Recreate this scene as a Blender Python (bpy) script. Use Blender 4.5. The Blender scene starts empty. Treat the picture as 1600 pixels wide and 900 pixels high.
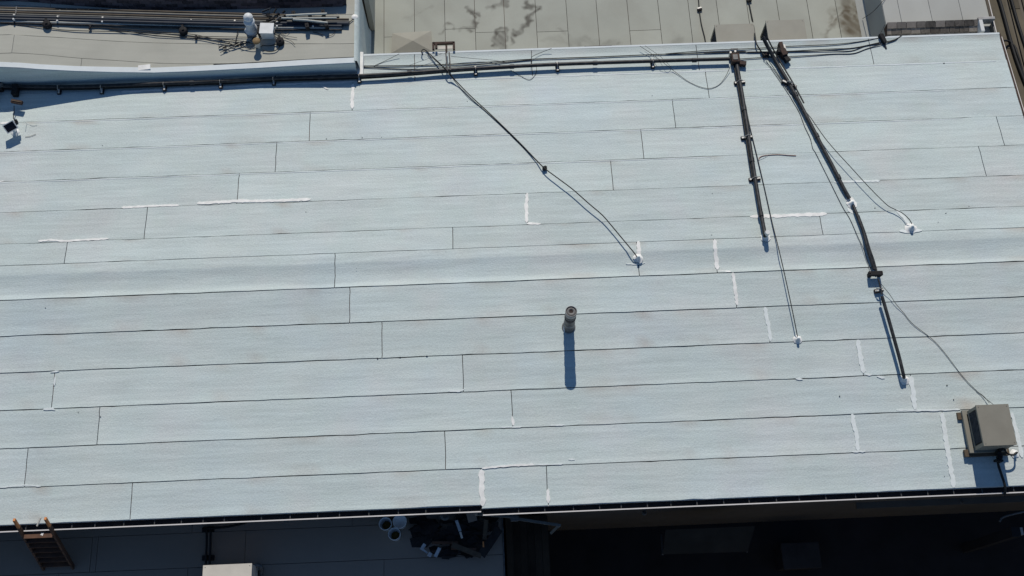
import bpy, bmesh, math, random
import numpy as np
from mathutils import Vector, Matrix
R = math.radians
C = bpy.context.scene
COL = C.collection
random.seed(7)
rng = np.random.RandomState(11)

# ------------------------------------------------------------ camera (drone, looking steeply down)
F, TILT, ROLL, YAW, CAMH = 1666.7545, 0.36668722, 0.01031843, -0.05213827, 24.385624
PU, PL, YR = 0.07792254, 0.06450836, 10.195352      # roof pitches and ridge position
fw = np.array([0, math.sin(TILT), -math.cos(TILT)]); up = np.array([0, math.cos(TILT), math.sin(TILT)]); rt = np.array([1., 0, 0])
r2 = rt * math.cos(ROLL) + up * math.sin(ROLL); u2 = -rt * math.sin(ROLL) + up * math.cos(ROLL)
cs, sn = math.cos(YAW), math.sin(YAW)
RM = np.array([[cs, -sn, 0], [sn, cs, 0], [0, 0, 1]])
AX, AU, AW = RM @ r2, RM @ u2, RM @ fw
cam_data = bpy.data.cameras.new('camera'); cam = bpy.data.objects.new('camera', cam_data); COL.objects.link(cam)
cam_data.sensor_width = 36; cam_data.lens = F / 1600 * 36; cam_data.clip_start = 0.5; cam_data.clip_end = 2000
m = Matrix.Identity(4)
for i in range(3):
    m[i][0], m[i][1], m[i][2] = AX[i], AU[i], -AW[i]
m[2][3] = CAMH
cam.matrix_world = m
C.camera = cam

# ------------------------------------------------------------ world, sun, exposure
SUN_EL, SUN_AZ = 41.0, 1.5
world = bpy.data.worlds.new('World'); C.world = world; world.use_nodes = True
wn = world.node_tree.nodes; wl = world.node_tree.links; wn.clear()
sky = wn.new('ShaderNodeTexSky'); sky.sky_type = 'NISHITA'; sky.sun_disc = False
sky.sun_elevation = R(SUN_EL); sky.sun_rotation = R(SUN_AZ); sky.altitude = 300; sky.air_density = 1.0; sky.dust_density = 0.0; sky.ozone_density = 6.0
bg = wn.new('ShaderNodeBackground'); bg.inputs['Strength'].default_value = 0.075
wo = wn.new('ShaderNodeOutputWorld'); wl.new(sky.outputs[0], bg.inputs[0]); wl.new(bg.outputs[0], wo.inputs[0])
sd = bpy.data.lights.new('sun', 'SUN'); sun = bpy.data.objects.new('sun', sd); COL.objects.link(sun)
sd.energy = 3.6; sd.angle = R(0.53); sd.color = (1.0, 0.93, 0.84)
dv = Vector((-math.sin(R(SUN_AZ)) * math.cos(R(SUN_EL)), -math.cos(R(SUN_AZ)) * math.cos(R(SUN_EL)), -math.sin(R(SUN_EL))))
sun.rotation_euler = dv.to_track_quat('-Z', 'Y').to_euler(); sun.location = (0, 10, 30)
C.view_settings.view_transform = 'Standard'; C.view_settings.look = 'None'; C.view_settings.exposure = 0; C.view_settings.gamma = 1

# ------------------------------------------------------------ geometry helpers
CO = np.array([0, 0, CAMH])
def ray(x, y):
    return AW * F + AX * (x - 800) - AU * (y - 450)
def atz(x, y, z):                                   # point at height z seen at photo position x, y
    d = ray(x, y); t = (z - CAMH) / d[2]; return CO + d * t
def atY(x, y, Y):
    d = ray(x, y); return CO + d * (Y / d[1])
def atX(x, y, X):
    d = ray(x, y); return CO + d * (X / d[0])
def roofz(Y):
    a = -(Y - YR) * math.tan(PU); b = -(YR - Y) * math.tan(PL)
    return min(a, b)
def onroof(x, y, h=0.0):                            # point h above the pale roof
    best = None
    for s, p in ((1, PU), (-1, PL)):
        n = np.array([0, s * math.sin(p), math.cos(p)]); k = n @ np.array([0, YR, h])
        d = ray(x, y); t = (k - n @ CO) / (n @ d); q = CO + d * t
        if best is None or q[2] < best[2]: best = q
    return best
def rp(X, Y, h=0.0): return np.array([X, Y, roofz(Y) + h])

class MB:
    """collects shapes for one mesh"""
    def __init__(s): s.v = []; s.f = []; s.sm = []
    def add(s, vs, fs, smooth=False):
        o = len(s.v); s.v += [tuple(float(c) for c in v) for v in vs]; s.f += [tuple(i + o for i in f) for f in fs]; s.sm += [smooth] * len(fs)
    def box(s, lo, hi, rz=0, piv=None):
        x0, y0, z0 = lo; x1, y1, z1 = hi
        v = [(x0, y0, z0), (x1, y0, z0), (x1, y1, z0), (x0, y1, z0), (x0, y0, z1), (x1, y0, z1), (x1, y1, z1), (x0, y1, z1)]
        if rz:
            c, d = math.cos(rz), math.sin(rz); px, py = piv if piv else ((x0 + x1) / 2, (y0 + y1) / 2)
            v = [(px + (a - px) * c - (b - py) * d, py + (a - px) * d + (b - py) * c, e) for a, b, e in v]
        s.add(v, [(0, 3, 2, 1), (4, 5, 6, 7), (0, 1, 5, 4), (1, 2, 6, 5), (2, 3, 7, 6), (3, 0, 4, 7)])
    def beam(s, a, b, w, h, upv=(0, 0, 1)):          # rectangular bar from a to b
        a = Vector(a); b = Vector(b); d = (b - a).normalized(); u = Vector(upv); sd_ = d.cross(u)
        if sd_.length < 1e-4: sd_ = Vector((1, 0, 0))
        sd_.normalize(); u = sd_.cross(d).normalized()
        v = []
        for p in (a, b):
            for i, j in ((-1, -1), (1, -1), (1, 1), (-1, 1)): v.append(p + sd_ * (i * w / 2) + u * (j * h / 2))
        s.add(v, [(0, 1, 2, 3), (7, 6, 5, 4), (0, 4, 5, 1), (1, 5, 6, 2), (2, 6, 7, 3), (3, 7, 4, 0)])
    def tube(s, pts, r, n=8, caps=True, smooth=True):
        P = [Vector(p) for p in pts]; rings = []
        up_ = Vector((0, 0, 1)); prev = None
        for i, p in enumerate(P):
            d = (P[min(i + 1, len(P) - 1)] - P[max(i - 1, 0)]).normalized()
            if prev is None:
                a = d.cross(up_)
                if a.length < 0.05: a = d.cross(Vector((1, 0, 0)))
            else: a = prev - d * prev.dot(d)
            a.normalize(); prev = a; b = d.cross(a)
            rr = r[i] if isinstance(r, (list, tuple)) else r
            rings.append([p + (a * math.cos(2 * math.pi * k / n) + b * math.sin(2 * math.pi * k / n)) * rr for k in range(n)])
        vs = [v for g in rings for v in g]; fs = []
        for i in range(len(P) - 1):
            for k in range(n): fs.append((i * n + k, i * n + (k + 1) % n, (i + 1) * n + (k + 1) % n, (i + 1) * n + k))
        s.add(vs, fs, smooth)
        if caps:
            s.add(rings[0], [tuple(range(n - 1, -1, -1))]); s.add(rings[-1], [tuple(range(n))])
    def lathe(s, c, prof, n=24, smooth=True, tilt=None):  # prof: (radius, z)
        c = Vector(c); vs = []
        M = tilt if tilt else Matrix.Identity(3)
        for r, z in prof:
            for k in range(n): vs.append(c + M @ Vector((r * math.cos(2 * math.pi * k / n), r * math.sin(2 * math.pi * k / n), z)))
        fs = []
        for i in range(len(prof) - 1):
            for k in range(n): fs.append((i * n + k, i * n + (k + 1) % n, (i + 1) * n + (k + 1) % n, (i + 1) * n + k))
        s.add(vs, fs, smooth)
    def poly(s, pts, th=None):
        n = len(pts)
        if th is None: s.add(pts, [tuple(range(n))]); return
        lo = [(p[0], p[1], p[2] - th) for p in pts]
        s.add(list(pts) + lo, [tuple(range(n)), tuple(range(2 * n - 1, n - 1, -1))] + [(i, n + i, n + (i + 1) % n, (i + 1) % n) for i in range(n)])
    def build(s, name, mat, parent=None, bevel=0, **kw):
        me = bpy.data.meshes.new(name); me.from_pydata(s.v, [], s.f); me.validate()
        bm = bmesh.new(); bm.from_mesh(me); bmesh.ops.recalc_face_normals(bm, faces=bm.faces)
        if bevel:
            bmesh.ops.bevel(bm, geom=list(bm.edges), offset=bevel, segments=2, affect='EDGES', profile=0.6)
        bm.to_mesh(me); bm.free()
        if any(s.sm) and not bevel:
            if len(me.polygons) == len(s.sm): me.polygons.foreach_set('use_smooth', s.sm)
            me.update()
        me.materials.append(mat)
        o = bpy.data.objects.new(name, me); COL.objects.link(o)
        if parent: o.parent = parent; o.matrix_parent_inverse = parent.matrix_world.inverted()
        return tag(o, **kw)
def tag(o, label=None, cat=None, group=None, kind=None):
    if label: o['label'] = label
    if cat: o['category'] = cat
    if group: o['group'] = group
    if kind: o['kind'] = kind
    return o
def thing(name, loc, label, cat, group=None):
    o = bpy.data.objects.new(name, None); COL.objects.link(o); o.location = [float(c) for c in loc]
    o.matrix_world = Matrix.Translation(Vector([float(c) for c in loc])); o.empty_display_size = .2
    return tag(o, label, cat, group)
def smooth_path(pts, n=6):                           # Catmull-Rom through points
    P = [np.array(p, float) for p in pts]; P = [2 * P[0] - P[1]] + P + [2 * P[-1] - P[-2]]; out = []
    for i in range(1, len(P) - 2):
        a, b, c, d = P[i - 1:i + 3]
        for k in range(n):
            t = k / n
            out.append(.5 * (2 * b + (c - a) * t + (2 * a - 5 * b + 4 * c - d) * t * t + (3 * b - a - 3 * c + d) * t ** 3))
    out.append(P[-2]); return out

# ------------------------------------------------------------ materials
def mat(name, col, rough=.8, var=.06, scale=3., streak=None, fine=.04, fine_scale=90, bump=0., bump_scale=60, metal=0., obj_var=0., tint2=None, t2=0.3, t2scale=1.2, stain=None, spec=.3, chroma=0.):
    M = bpy.data.materials.new(name); M.use_nodes = True; nt = M.node_tree; N = nt.nodes; L = nt.links
    B = N['Principled BSDF']; B.inputs['Roughness'].default_value = rough; B.inputs['Metallic'].default_value = metal
    B.inputs['Specular IOR Level'].default_value = spec
    geo = N.new('ShaderNodeNewGeometry')
    def noise(sc, vec=None, det=4):
        n = N.new('ShaderNodeTexNoise'); n.inputs['Scale'].default_value = sc; n.inputs['Detail'].default_value = det
        L.new(vec or geo.outputs['Position'], n.inputs['Vector']); return n.outputs['Fac']
    def math_(op, a, b):
        n = N.new('ShaderNodeMath'); n.operation = op
        for i, q in enumerate((a, b)):
            if isinstance(q, (int, float)): n.inputs[i].default_value = q
            else: L.new(q, n.inputs[i])
        return n.outputs[0]
    def spread(f, amp):                              # (f-.5)*2*amp
        return math_('MULTIPLY', math_('SUBTRACT', f, .5), 2 * amp)
    tot = math_('ADD', 1.0, spread(noise(scale), var * 2))
    if fine: tot = math_('ADD', tot, spread(noise(fine_scale, det=2), fine * 2))
    if streak:
        mp = N.new('ShaderNodeMapping'); mp.inputs['Scale'].default_value = streak[0]; L.new(geo.outputs['Position'], mp.inputs['Vector'])
        tot = math_('ADD', tot, spread(noise(1.0, mp.outputs[0], 5), streak[1] * 2))
    if obj_var:
        oi = N.new('ShaderNodeObjectInfo'); tot = math_('ADD', tot, spread(oi.outputs['Random'], obj_var))
    base = N.new('ShaderNodeRGB'); base.outputs[0].default_value = (*col, 1); c = base.outputs[0]
    def mixc(a, b, f):
        n = N.new('ShaderNodeMix'); n.data_type = 'RGBA'
        for k, q in ((6, a), (7, b)):
            if isinstance(q, tuple): n.inputs[k].default_value = (*q, 1)
            else: L.new(q, n.inputs[k])
        if isinstance(f, (int, float)): n.inputs[0].default_value = f
        else: L.new(f, n.inputs[0])
        return n.outputs[2]
    if tint2:
        rr = N.new('ShaderNodeMapRange'); rr.inputs[1].default_value = .42; rr.inputs[2].default_value = .72; rr.inputs[4].default_value = t2
        L.new(noise(t2scale), rr.inputs[0]); c = mixc(c, tint2, rr.outputs[0])
    if stain:
        at = N.new('ShaderNodeAttribute'); at.attribute_name = 'stain'; c = mixc(c, stain, at.outputs['Fac'])
        if name.startswith('stained'): at2 = N.new('ShaderNodeAttribute'); at2.attribute_name = 'rust'; c = mixc(c, (.085, .065, .04), at2.outputs['Fac'])
    if chroma:
        for colr, sc_n, am in (((.60, .54, .545), .55, chroma), ((.46, .57, .66), .38, chroma), ((.50, .60, .52), 2.3, chroma * .6)):
            rr = N.new('ShaderNodeMapRange'); rr.inputs[1].default_value = .5; rr.inputs[2].default_value = .75; rr.inputs[4].default_value = am
            L.new(noise(sc_n, det=5), rr.inputs[0]); c = mixc(c, colr, rr.outputs[0])
    v = N.new('ShaderNodeVectorMath'); v.operation = 'SCALE'; L.new(c, v.inputs[0]); L.new(tot, v.inputs['Scale'])
    L.new(v.outputs[0], B.inputs['Base Color'])
    if bump:
        b = N.new('ShaderNodeBump'); b.inputs['Strength'].default_value = bump; b.inputs['Distance'].default_value = .02
        L.new(noise(bump_scale), b.inputs['Height']); L.new(b.outputs[0], B.inputs['Normal'])
    return M
MEMB = mat('pale_membrane', (.513, .586, .566), .85, .035, .7, streak=((.75, 11, 8), .095), fine=.075, fine_scale=30, bump=.35, bump_scale=26, spec=.08, obj_var=.05, tint2=(.555, .59, .56), t2=.5, t2scale=.9, chroma=.26, stain=(.40, .345, .29))
BITU = mat('bitumen', (.014, .012, .012), .7, .3, 2, tint2=(.10, .05, .03), t2=.8, t2scale=.8)
SEAL = mat('white_mastic', (.79, .79, .75), .75, .14, 7, fine=.03)
SEAL2 = mat('worn_mastic', (.70, .75, .73), .7, .08, 12, fine=.06)
MEMW = mat('white_coated_membrane', (.64, .69, .69), .8, .06, 3, fine=.05)
TAN = mat('tan_membrane', (.43, .43, .37), .9, .05, .8, streak=((.8, 8, 4), .04), fine=.05, fine_scale=60, obj_var=.03, tint2=(.35, .35, .30), t2=.4)
TANM = mat('stained_tan_membrane', (.375, .39, .34), .9, .06, .9, fine=.05, fine_scale=50, obj_var=.05, tint2=(.31, .31, .265), t2=.45, stain=(.10, .095, .08))
TANR = mat('grey_tan_membrane', (.40, .41, .38), .9, .05, .8, fine=.05, fine_scale=60, obj_var=.04, tint2=(.34, .34, .31), t2=.4)
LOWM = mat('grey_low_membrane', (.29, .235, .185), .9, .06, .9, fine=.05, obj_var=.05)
BLK = mat('black_conduit', (.016, .018, .02), .5, .3, 5, fine=.2, fine_scale=40, tint2=(.10, .10, .10), t2=.35, t2scale=9)
CABL = mat('black_cable', (.012, .013, .013), .6, .1)
RUB = mat('black_rubber', (.015, .015, .016), .8, .1)
RUSTY = mat('rusty_brown_metal', (.06, .036, .026), .8, .3, 10, tint2=(.04, .03, .028), t2=.8, t2scale=9)
GALV = mat('galvanised_steel', (.34, .34, .33), .5, .15, 8, metal=.35, tint2=(.2, .17, .14), t2=.6, t2scale=6)
GALVD = mat('weathered_steel', (.16, .16, .155), .6, .25, 12, metal=.3, tint2=(.07, .068, .064), t2=.7, t2scale=8)
STRUT = mat('zinc_strut', (.55, .54, .5), .5, .1, metal=.3)
BEIGE = mat('beige_steel', (.225, .215, .175), .6, .06, 3, fine=.03, tint2=(.18, .165, .13), t2=.4, t2scale=2)
BEIGE2 = mat('dull_beige_steel', (.30, .295, .25), .7, .05, 3, tint2=(.26, .24, .19), t2=.4)
DARKG = mat('dark_coil', (.02, .02, .02), .7, .2)
WOODR = mat('weathered_block_wood', (.10, .075, .05), .85, .2, 10)
WOODT = mat('brown_timber', (.12, .062, .036), .8, .25, 6, tint2=(.07, .045, .035), t2=.8, t2scale=5)
WOODO = mat('orange_and_sunlit_timber', (.5, .2, .07), .8, .2, 9)  # orange scrap wood; on the ladder tips sunlight painted into the colour
PAINTW = mat('white_paint', (.62, .63, .61), .5, .04)
PLASW = mat('white_plastic', (.66, .68, .67), .5, .1, 6)
LENS = mat('dark_glass', (.01, .01, .012), .15, .0, spec=.5)
SHIN = mat('brown_shingle', (.20, .18, .155), .9, .2, 12, fine=.2, obj_var=.55, tint2=(.12, .10, .08), t2=.6)
SHIND = mat('dark_shingle', (.085, .065, .065), .9, .3, 12, fine=.2, obj_var=.6)
BROWN = mat('brown_board', (.115, .10, .07), .9, .2, 2.5, streak=((9, .6, 2), .15), fine=.1, obj_var=.25, tint2=(.075, .06, .04), t2=.6)
WALLT = mat('brown_render_wall', (.14, .125, .10), .9, .12, 2)
GRND = mat('dark_asphalt', (.028, .028, .029), .95, .25, 1.5, fine=.15)
ALUM = mat('pale_gutter_metal', (.62, .6, .57), .5, .08)
GUTI = mat('dark_gutter_inside', (.03, .03, .032), .9, .25, 6)
GUTI2 = mat('dull_strap', (.09, .09, .09), .6, .3, 8)
DEBR = mat('dark_debris', (.025, .023, .022), .9, .4, 8)
SCRAP = mat('pale_scrap', (.42, .46, .48), .7, .2, 8)
NAVY = mat('navy_pipe', (.022, .03, .042), .5, .15)
GREYP = mat('grey_pipe', (.15, .15, .135), .5, .2, 5)
BROWNP = mat('brown_pipe', (.075, .06, .042), .6, .25, 5)
WHITEP = mat('pale_pipe', (.42, .44, .40), .5, .1, 5)
CREAM = mat('cream_steel', (.55, .52, .45), .6, .08, 4)
YELL = mat('dark_amber_residue', (.16, .10, .02), .6, .2)

# ============================================================ THE SETTING
GZ = -5.6
g = MB(); g.box((-260, -260, GZ - .3), (260, 260, GZ)); g.build('ground', GRND, kind='structure')

# ============================================================ MAIN BUILDING: pale low-pitched roof
XL, XR, YT, YE_L, YE_R, XSTEP = -19.0, 14.21, 16.46, 4.18, 4.10, -.43
main = thing('flat_roofed_building', (0, 10, GZ), 'large building with pale blue-grey sheet roofing in long overlapping strips', 'building')
w = MB(); w.box((XL + .05, YE_R + .16, GZ), (XR - .12, YT - .1, roofz(YE_R) - .16))
w.build('wall', WALLT, main)
b = MB()                                            # bitumen deck under the sheets
for (x0, x1, ye) in ((XL, XSTEP, YE_L), (XSTEP, XR, YE_R)):
    ys = [ye + .012, YR - .72, YR - .62, YR, YR + .28, YR + .36, YT]
    top = [(x, y, roofz(y) - .016 - (.05 if -.65 < y - YR < .3 else 0)) for y in ys for x in (x0, x1)]
    k = len(top); bot = [(x, y, z - .2) for x, y, z in top]
    fs = []
    for i in range(len(ys) - 1):
        a = 2 * i; fs += [(a, a + 1, a + 3, a + 2), (k + a + 2, k + a + 3, k + a + 1, k + a)]
        fs += [(a, a + 2, k + a + 2, k + a), (a + 3, a + 1, k + a + 1, k + a + 3)]
    fs += [(0, k, k + 1, 1), (k - 2, k - 1, 2 * k - 1, 2 * k - 2)]
    b.add(top + bot, fs)
b.build('bitumen_deck', BITU, main)

s6, W = .8768448, .91
S = {}
for k in range(1, 7): S[k] = YR + (s6 + W * (6 - k)) * math.cos(PU)
S[7] = YR + (s6 - .60662) * math.cos(PU)
for k in range(8, 14): S[k] = YR - (.63737 + W * (k - 8)) * math.cos(PL)
S[0] = YT; S[14] = None
def Xpix(x, row):
    y = S[row] if S[row] else YE_R
    d0 = None
    # X of the photo column x at the middle of that row
    ya, yb = S[row], (S[row + 1] if S[row + 1] else YE_R)
    Y = (ya + yb) / 2; z = roofz(Y)
    lo, hi = XL - 5, XR + 5
    def px(X):
        q = np.array([X, Y, z]) - CO; return 800 + F * (q @ AX) / (q @ AW)
    for _ in range(40):
        mid = (lo + hi) / 2
        if px(mid) < x: lo = mid
        else: hi = mid
    return (lo + hi) / 2
JO = {0: [648, 831, 1090, 1361], 1: [551, 1105], 2: [484, 1053], 3: [431.5, 1003.5, 1563], 4: [372, 956, 1535], 5: [228, 823], 6: [103, 707.5, 1283],
      7: [523, 997, 1118], 8: [546.5, 1148], 9: [597, 1200], 10: [83, 723.5, 1345], 11: [154, 800, 1427], 12: [41, 695.5, 1336, 1476.5], 13: [205, 752, 855, 1486]}
nzt = {}
def wob(key, x, amp):                               # smooth wobble along a seam
    if key not in nzt: nzt[key] = rng.randn(400)
    t = (x - XL) * 3.2; i = int(t) % 398; f = t - int(t); f = f * f * (3 - 2 * f); a = nzt[key]
    return amp * (a[i] * (1 - f) + a[i + 1] * f)
def ridge_round(Y):                                 # the crest is rounded, with a slightly steeper fall just below it
    d = YR - Y
    if -.25 < d < 0: return -.012 * (1 + d / .25)
    if 0 <= d < .62: return -.012 - .024 * math.sin(math.pi * min(1, d / .62))
    return 0
for row in range(14):
    yt = S[row]; lower = row >= 7
    xs = [XL] + [Xpix(x, row) for x in JO[row]] + [XR]
    for i in range(len(xs) - 1):
        x0, x1 = xs[i], xs[i + 1]
        yb = S[row + 1] if S[row + 1] else (YE_L if x1 <= XSTEP + .2 else YE_R)
        ncol = max(2, int((x1 - x0) / .3)); cols = np.linspace(x0, x1, ncol + 1)
        gw = .0125 if lower else .0115              # gap half width
        if row == 7: gw = .006
        ej = .0085
        vs = []; rows_n = 0
        for j, x in enumerate(cols):
            a = abs(wob(('g', row), x, 1.0)); a2 = abs(wob(('g', row + 1), x, 1.0))
            g0 = gw * (.55 + .45 * min(a, 2.0)) * (.35 if row in (0, 1) else 1); g1 = .002 + .003 * a2
            ytop = yt - g0 + wob(('s', row), x, .004) - (.0 if row else 0)
            ybot = yb + g1 + wob(('s', row + 1), x, .004)
            if row == 13: ybot = yb + wob(('e',), x, .004)
            if row == 0: ytop = yt - .015
            xx = x + (ej if j == 0 and i > 0 else 0) - (ej if j == ncol and i < len(xs) - 2 else 0)
            H = ytop - ybot
            if lower and row == 7: ts = [0, .08, .2, .27, .3, .34, .42, .52, .66, .8, .88, .93, 1]
            elif lower: ts = [0, .12, .3, .6, .86, .9, 1]
            else: ts = [0, .07, .2, .5, .75, 1]
            if row == 0: ts = [0, .05, .12, .25, .6, 1]
            for t in ts:
                Y = ytop - H * t; z = roofz(Y) + ridge_round(Y)
                if lower: z += {0: -.004}.get(t, 0) + (.011 if t == 1 else .0105 * max(0, (t - .88) / .05) if t < .93 else .0105)
                else: z += .003 + (.004 if t == 0 else (.005 * max(0, (.2 - t) / .2)))
                if row == 0: z += max(0, (.12 - t) / .12) * .02
                z += wob(('z', row), x * .6 + t * 3, .0015)
                vs.append((xx + (wob(('c', row, i + (j > 0)), t * 3 + 1, .004) if j in (0, ncol) else 0), Y, z))
            rows_n = len(ts)
        fs = []
        for j in range(ncol):
            for q in range(rows_n - 1):
                a = j * rows_n + q; fs.append((a, a + 1, a + rows_n + 1, a + rows_n))
        mb = MB(); mb.add(vs, fs, True)
        rim = [j * rows_n for j in range(ncol + 1)] + [ncol * rows_n + q for q in range(1, rows_n)] + [j * rows_n + rows_n - 1 for j in range(ncol - 1, -1, -1)] + [q for q in range(rows_n - 2, 0, -1)]
        rv = [vs[q] for q in rim]; n = len(rv)
        dpt = .05 if row == 13 else .014
        mb.add(rv + [(a, b2, c2 - dpt) for a, b2, c2 in rv], [(q, (q + 1) % n, n + (q + 1) % n, n + q) for q in range(n)])
        o = mb.build('membrane_sheet', MEMB, main)
        at = o.data.attributes.new('stain', 'FLOAT', 'POINT'); av = np.zeros(len(o.data.vertices), np.float32)
        for q in range(min(len(vs), len(av))):
            t = ts[q % rows_n]; nz = abs(wob(('st', row), vs[q][0] * .7, 1.0))
            av[q] = max(0, nz - .9) * .42 * max(0, 1 - t / .22) + (.25 * max(0, nz - 1.1) if t > .85 else 0)
        at.data.foreach_set('value', np.clip(av, 0, .6))

def ribbon(name, pts, width, mat_, parent, h=.004, th=.01, ragged=.35, label=None, step=.06):
    """irregular brushed strip following a line on the roof; pts in metres (X, Y)"""
    P = [np.array(p[:2], float) for p in pts]; L_ = []; R_ = []
    dense = []
    for a, b_ in zip(P[:-1], P[1:]):
        n = max(1, int(np.linalg.norm(b_ - a) / step))
        for k in range(n): dense.append(a + (b_ - a) * k / n)
    dense.append(P[-1]); n = len(dense)
    for i, p in enumerate(dense):
        d = dense[min(i + 1, n - 1)] - dense[max(i - 1, 0)]; d = d / (np.linalg.norm(d) + 1e-9); q = np.array([-d[1], d[0]])
        e = .35 if i in (0, n - 1) else 1
        ww = (width(i / (n - 1)) if callable(width) else width) * (1.12 if abs(P[-1][1] - P[0][1]) > .3 else 1.0)
        L_.append(p + q * ww / 2 * e * (1 + rng.uniform(-ragged, ragged))); R_.append(p - q * ww / 2 * e * (1 + rng.uniform(-ragged, ragged)))
    vs = [rp(x, y, h + .011 + ridge_round(y)) for x, y in L_] + [rp(x, y, h + .011 + ridge_round(y)) for x, y in R_]
    mb = MB(); mb.add(vs, [(i, n + i, n + i + 1, i + 1) for i in range(n - 1)])
    rimi = list(range(n)) + list(range(2 * n - 1, n - 1, -1)); rv = [vs[i] for i in rimi]; k = len(rv)
    mb.add(rv + [(a, b_, c_ - th) for a, b_, c_ in rv], [(i, (i + 1) % k, k + (i + 1) % k, k + i) for i in range(k)])
    return mb.build(name, mat_, parent, label=label)
def pr(*pts): return [onroof(x, y)[:2] for x, y in pts]
# brushed-on white sealant over end laps and seams, as in the photo
for pts, wd, m_ in [
    ([(552, 131), (550.5, 150), (550, 170)], .075, SEAL), ([(824, 302), (822, 320), (823, 348)], .075, SEAL), ([(823, 349.5), (845, 350)], .06, SEAL),
    ([(997, 377), (998, 392), (1000, 406)], .09, SEAL), ([(1116, 374), (1119, 400), (1121, 421)], .085, SEAL), ([(1121, 423.5), (1144, 424)], .04, SEAL),
    ([(1145, 426), (1149, 455), (1152, 477)], .07, SEAL), ([(1195, 480), (1200, 505), (1204, 533)], .08, SEAL2), ([(1340, 531), (1345, 560), (1349, 583)], .1, SEAL2),
    ([(1350, 584.5), (1362, 586)], .05, SEAL2), ([(1423, 588), (1426, 612), (1430, 641)], .1, SEAL2), ([(1331, 647), (1337, 675), (1341, 705)], .09, SEAL2),
    ([(1472, 645), (1478, 690), (1485, 730), (1490, 762)], .09, SEAL2), ([(1581, 645), (1589, 680), (1597, 715)], .08, SEAL2),
    ([(752, 734), (753, 760), (754.5, 791)], .105, SEAL), ([(856, 764), (857, 786)], .07, SEAL), ([(753, 732), (790, 728), (835, 726)], .045, SEAL),
    ([(835, 726), (850, 726), (880, 725)], .03, SEAL2), ([(888, 718), (898, 718)], .05, SEAL2), ([(800, 650), (802, 665)], lambda t: .02 + .08 * t, SEAL), ([(780, 668), (816, 667)], .03, SEAL2),
    ([(858, 665), (882, 664)], .035, SEAL2), ([(700, 611), (720, 611), (726, 608)], .05, SEAL2), ([(79, 582), (93, 580)], .035, SEAL2), ([(87, 586), (85, 603)], .04, SEAL2),
    ([(68, 640), (82, 638.5), (86, 641)], .05, SEAL2), ([(0, 762), (37, 758), (64, 760)], .03, SEAL2),
    ([(60, 377), (80, 375), (100, 377), (170, 373)], .05, SEAL), ([(190, 324.5), (235, 322), (280, 321)], .055, SEAL), ([(308, 318), (350, 315.5), (372, 314), (410, 314.5), (486, 311.5)], .075, SEAL),
    ([(1172, 339), (1200, 338), (1230, 337), (1292, 334.5)], .09, SEAL), ([(1303, 285), (1325, 284), (1375, 283)], .055, SEAL2), ([(1370, 588), (1382, 591)], .06, SEAL2),
    ([(1243, 592), (1254, 593)], .05, SEAL2), ([(1330, 706), (1352, 705.5)], .035, SEAL2), ([(1400, 641), (1440, 641.5), (1500, 640)], .04, SEAL2),
    ([(504, 135), (513, 140)], .04, SEAL), ([(648, 112), (649, 121)], .04, SEAL), ([(0, 193), (30, 191)], .06, SEAL), ([(1467, 59), (1473, 62)], .04, SEAL), ([(0, 284), (6, 283)], .06, SEAL),
    ([(190, 143.5), (300, 138), (400, 133.5), (500, 129.5), (562, 127.5)], .05, SEAL)]:
    ribbon('sealant_stroke', pr(*pts), wd, m_, main)
for k, xa, xb in ((1, 562, 1600), (2, 60, 1480), (3, 0, 1500), (4, 0, 1100)):     # pale bleed-out just below the upper seams
    Xs = np.arange(onroof(xa, 150)[0], min(XR - .05, onroof(xb, 150)[0]), .25)
    ribbon('seam_bead', [(x, S[k] - .036) for x in Xs], .016 if k > 1 else .026, MEMW, main, h=.001, ragged=.6, step=.2)

# curb strip at the far edge, side edge flashing, eave drip edges
e = MB(); e.box((-3.45, YT - .005, roofz(YT) - .25), (XR + .01, YT + .05, roofz(YT) + .03)); e.build('edge_curb', MEMW, main)
for (x0, x1, ye) in ((XL, XSTEP, YE_L), (XSTEP + .003, XR + .02, YE_R)):
    d = MB(); d.box((x0, ye - .012, roofz(ye) - .06), (x1, ye + .012, roofz(ye) - .012)); d.build('drip_edge', ALUM, main)
d = MB()
P = [(XR + .015, y, roofz(y)) for y in np.linspace(YE_R, YT + .05, 14)]
for a, b_ in zip(P[:-1], P[1:]): d.beam((a[0] + .02, a[1], a[2] - .05), (b_[0] + .02, b_[1], b_[2] - .05), .05, .09)
d.build('side_flashing', RUSTY, main)
d = MB(); d.beam((XR + .13, YE_R, roofz(YE_R) - .14), (XR + .13, YR, -.14), .02, .07); d.beam((XR + .13, YR, -.14), (XR + .13, YT, roofz(YT) - .14), .02, .07)
d.build('side_trim', ALUM, main)
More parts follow.
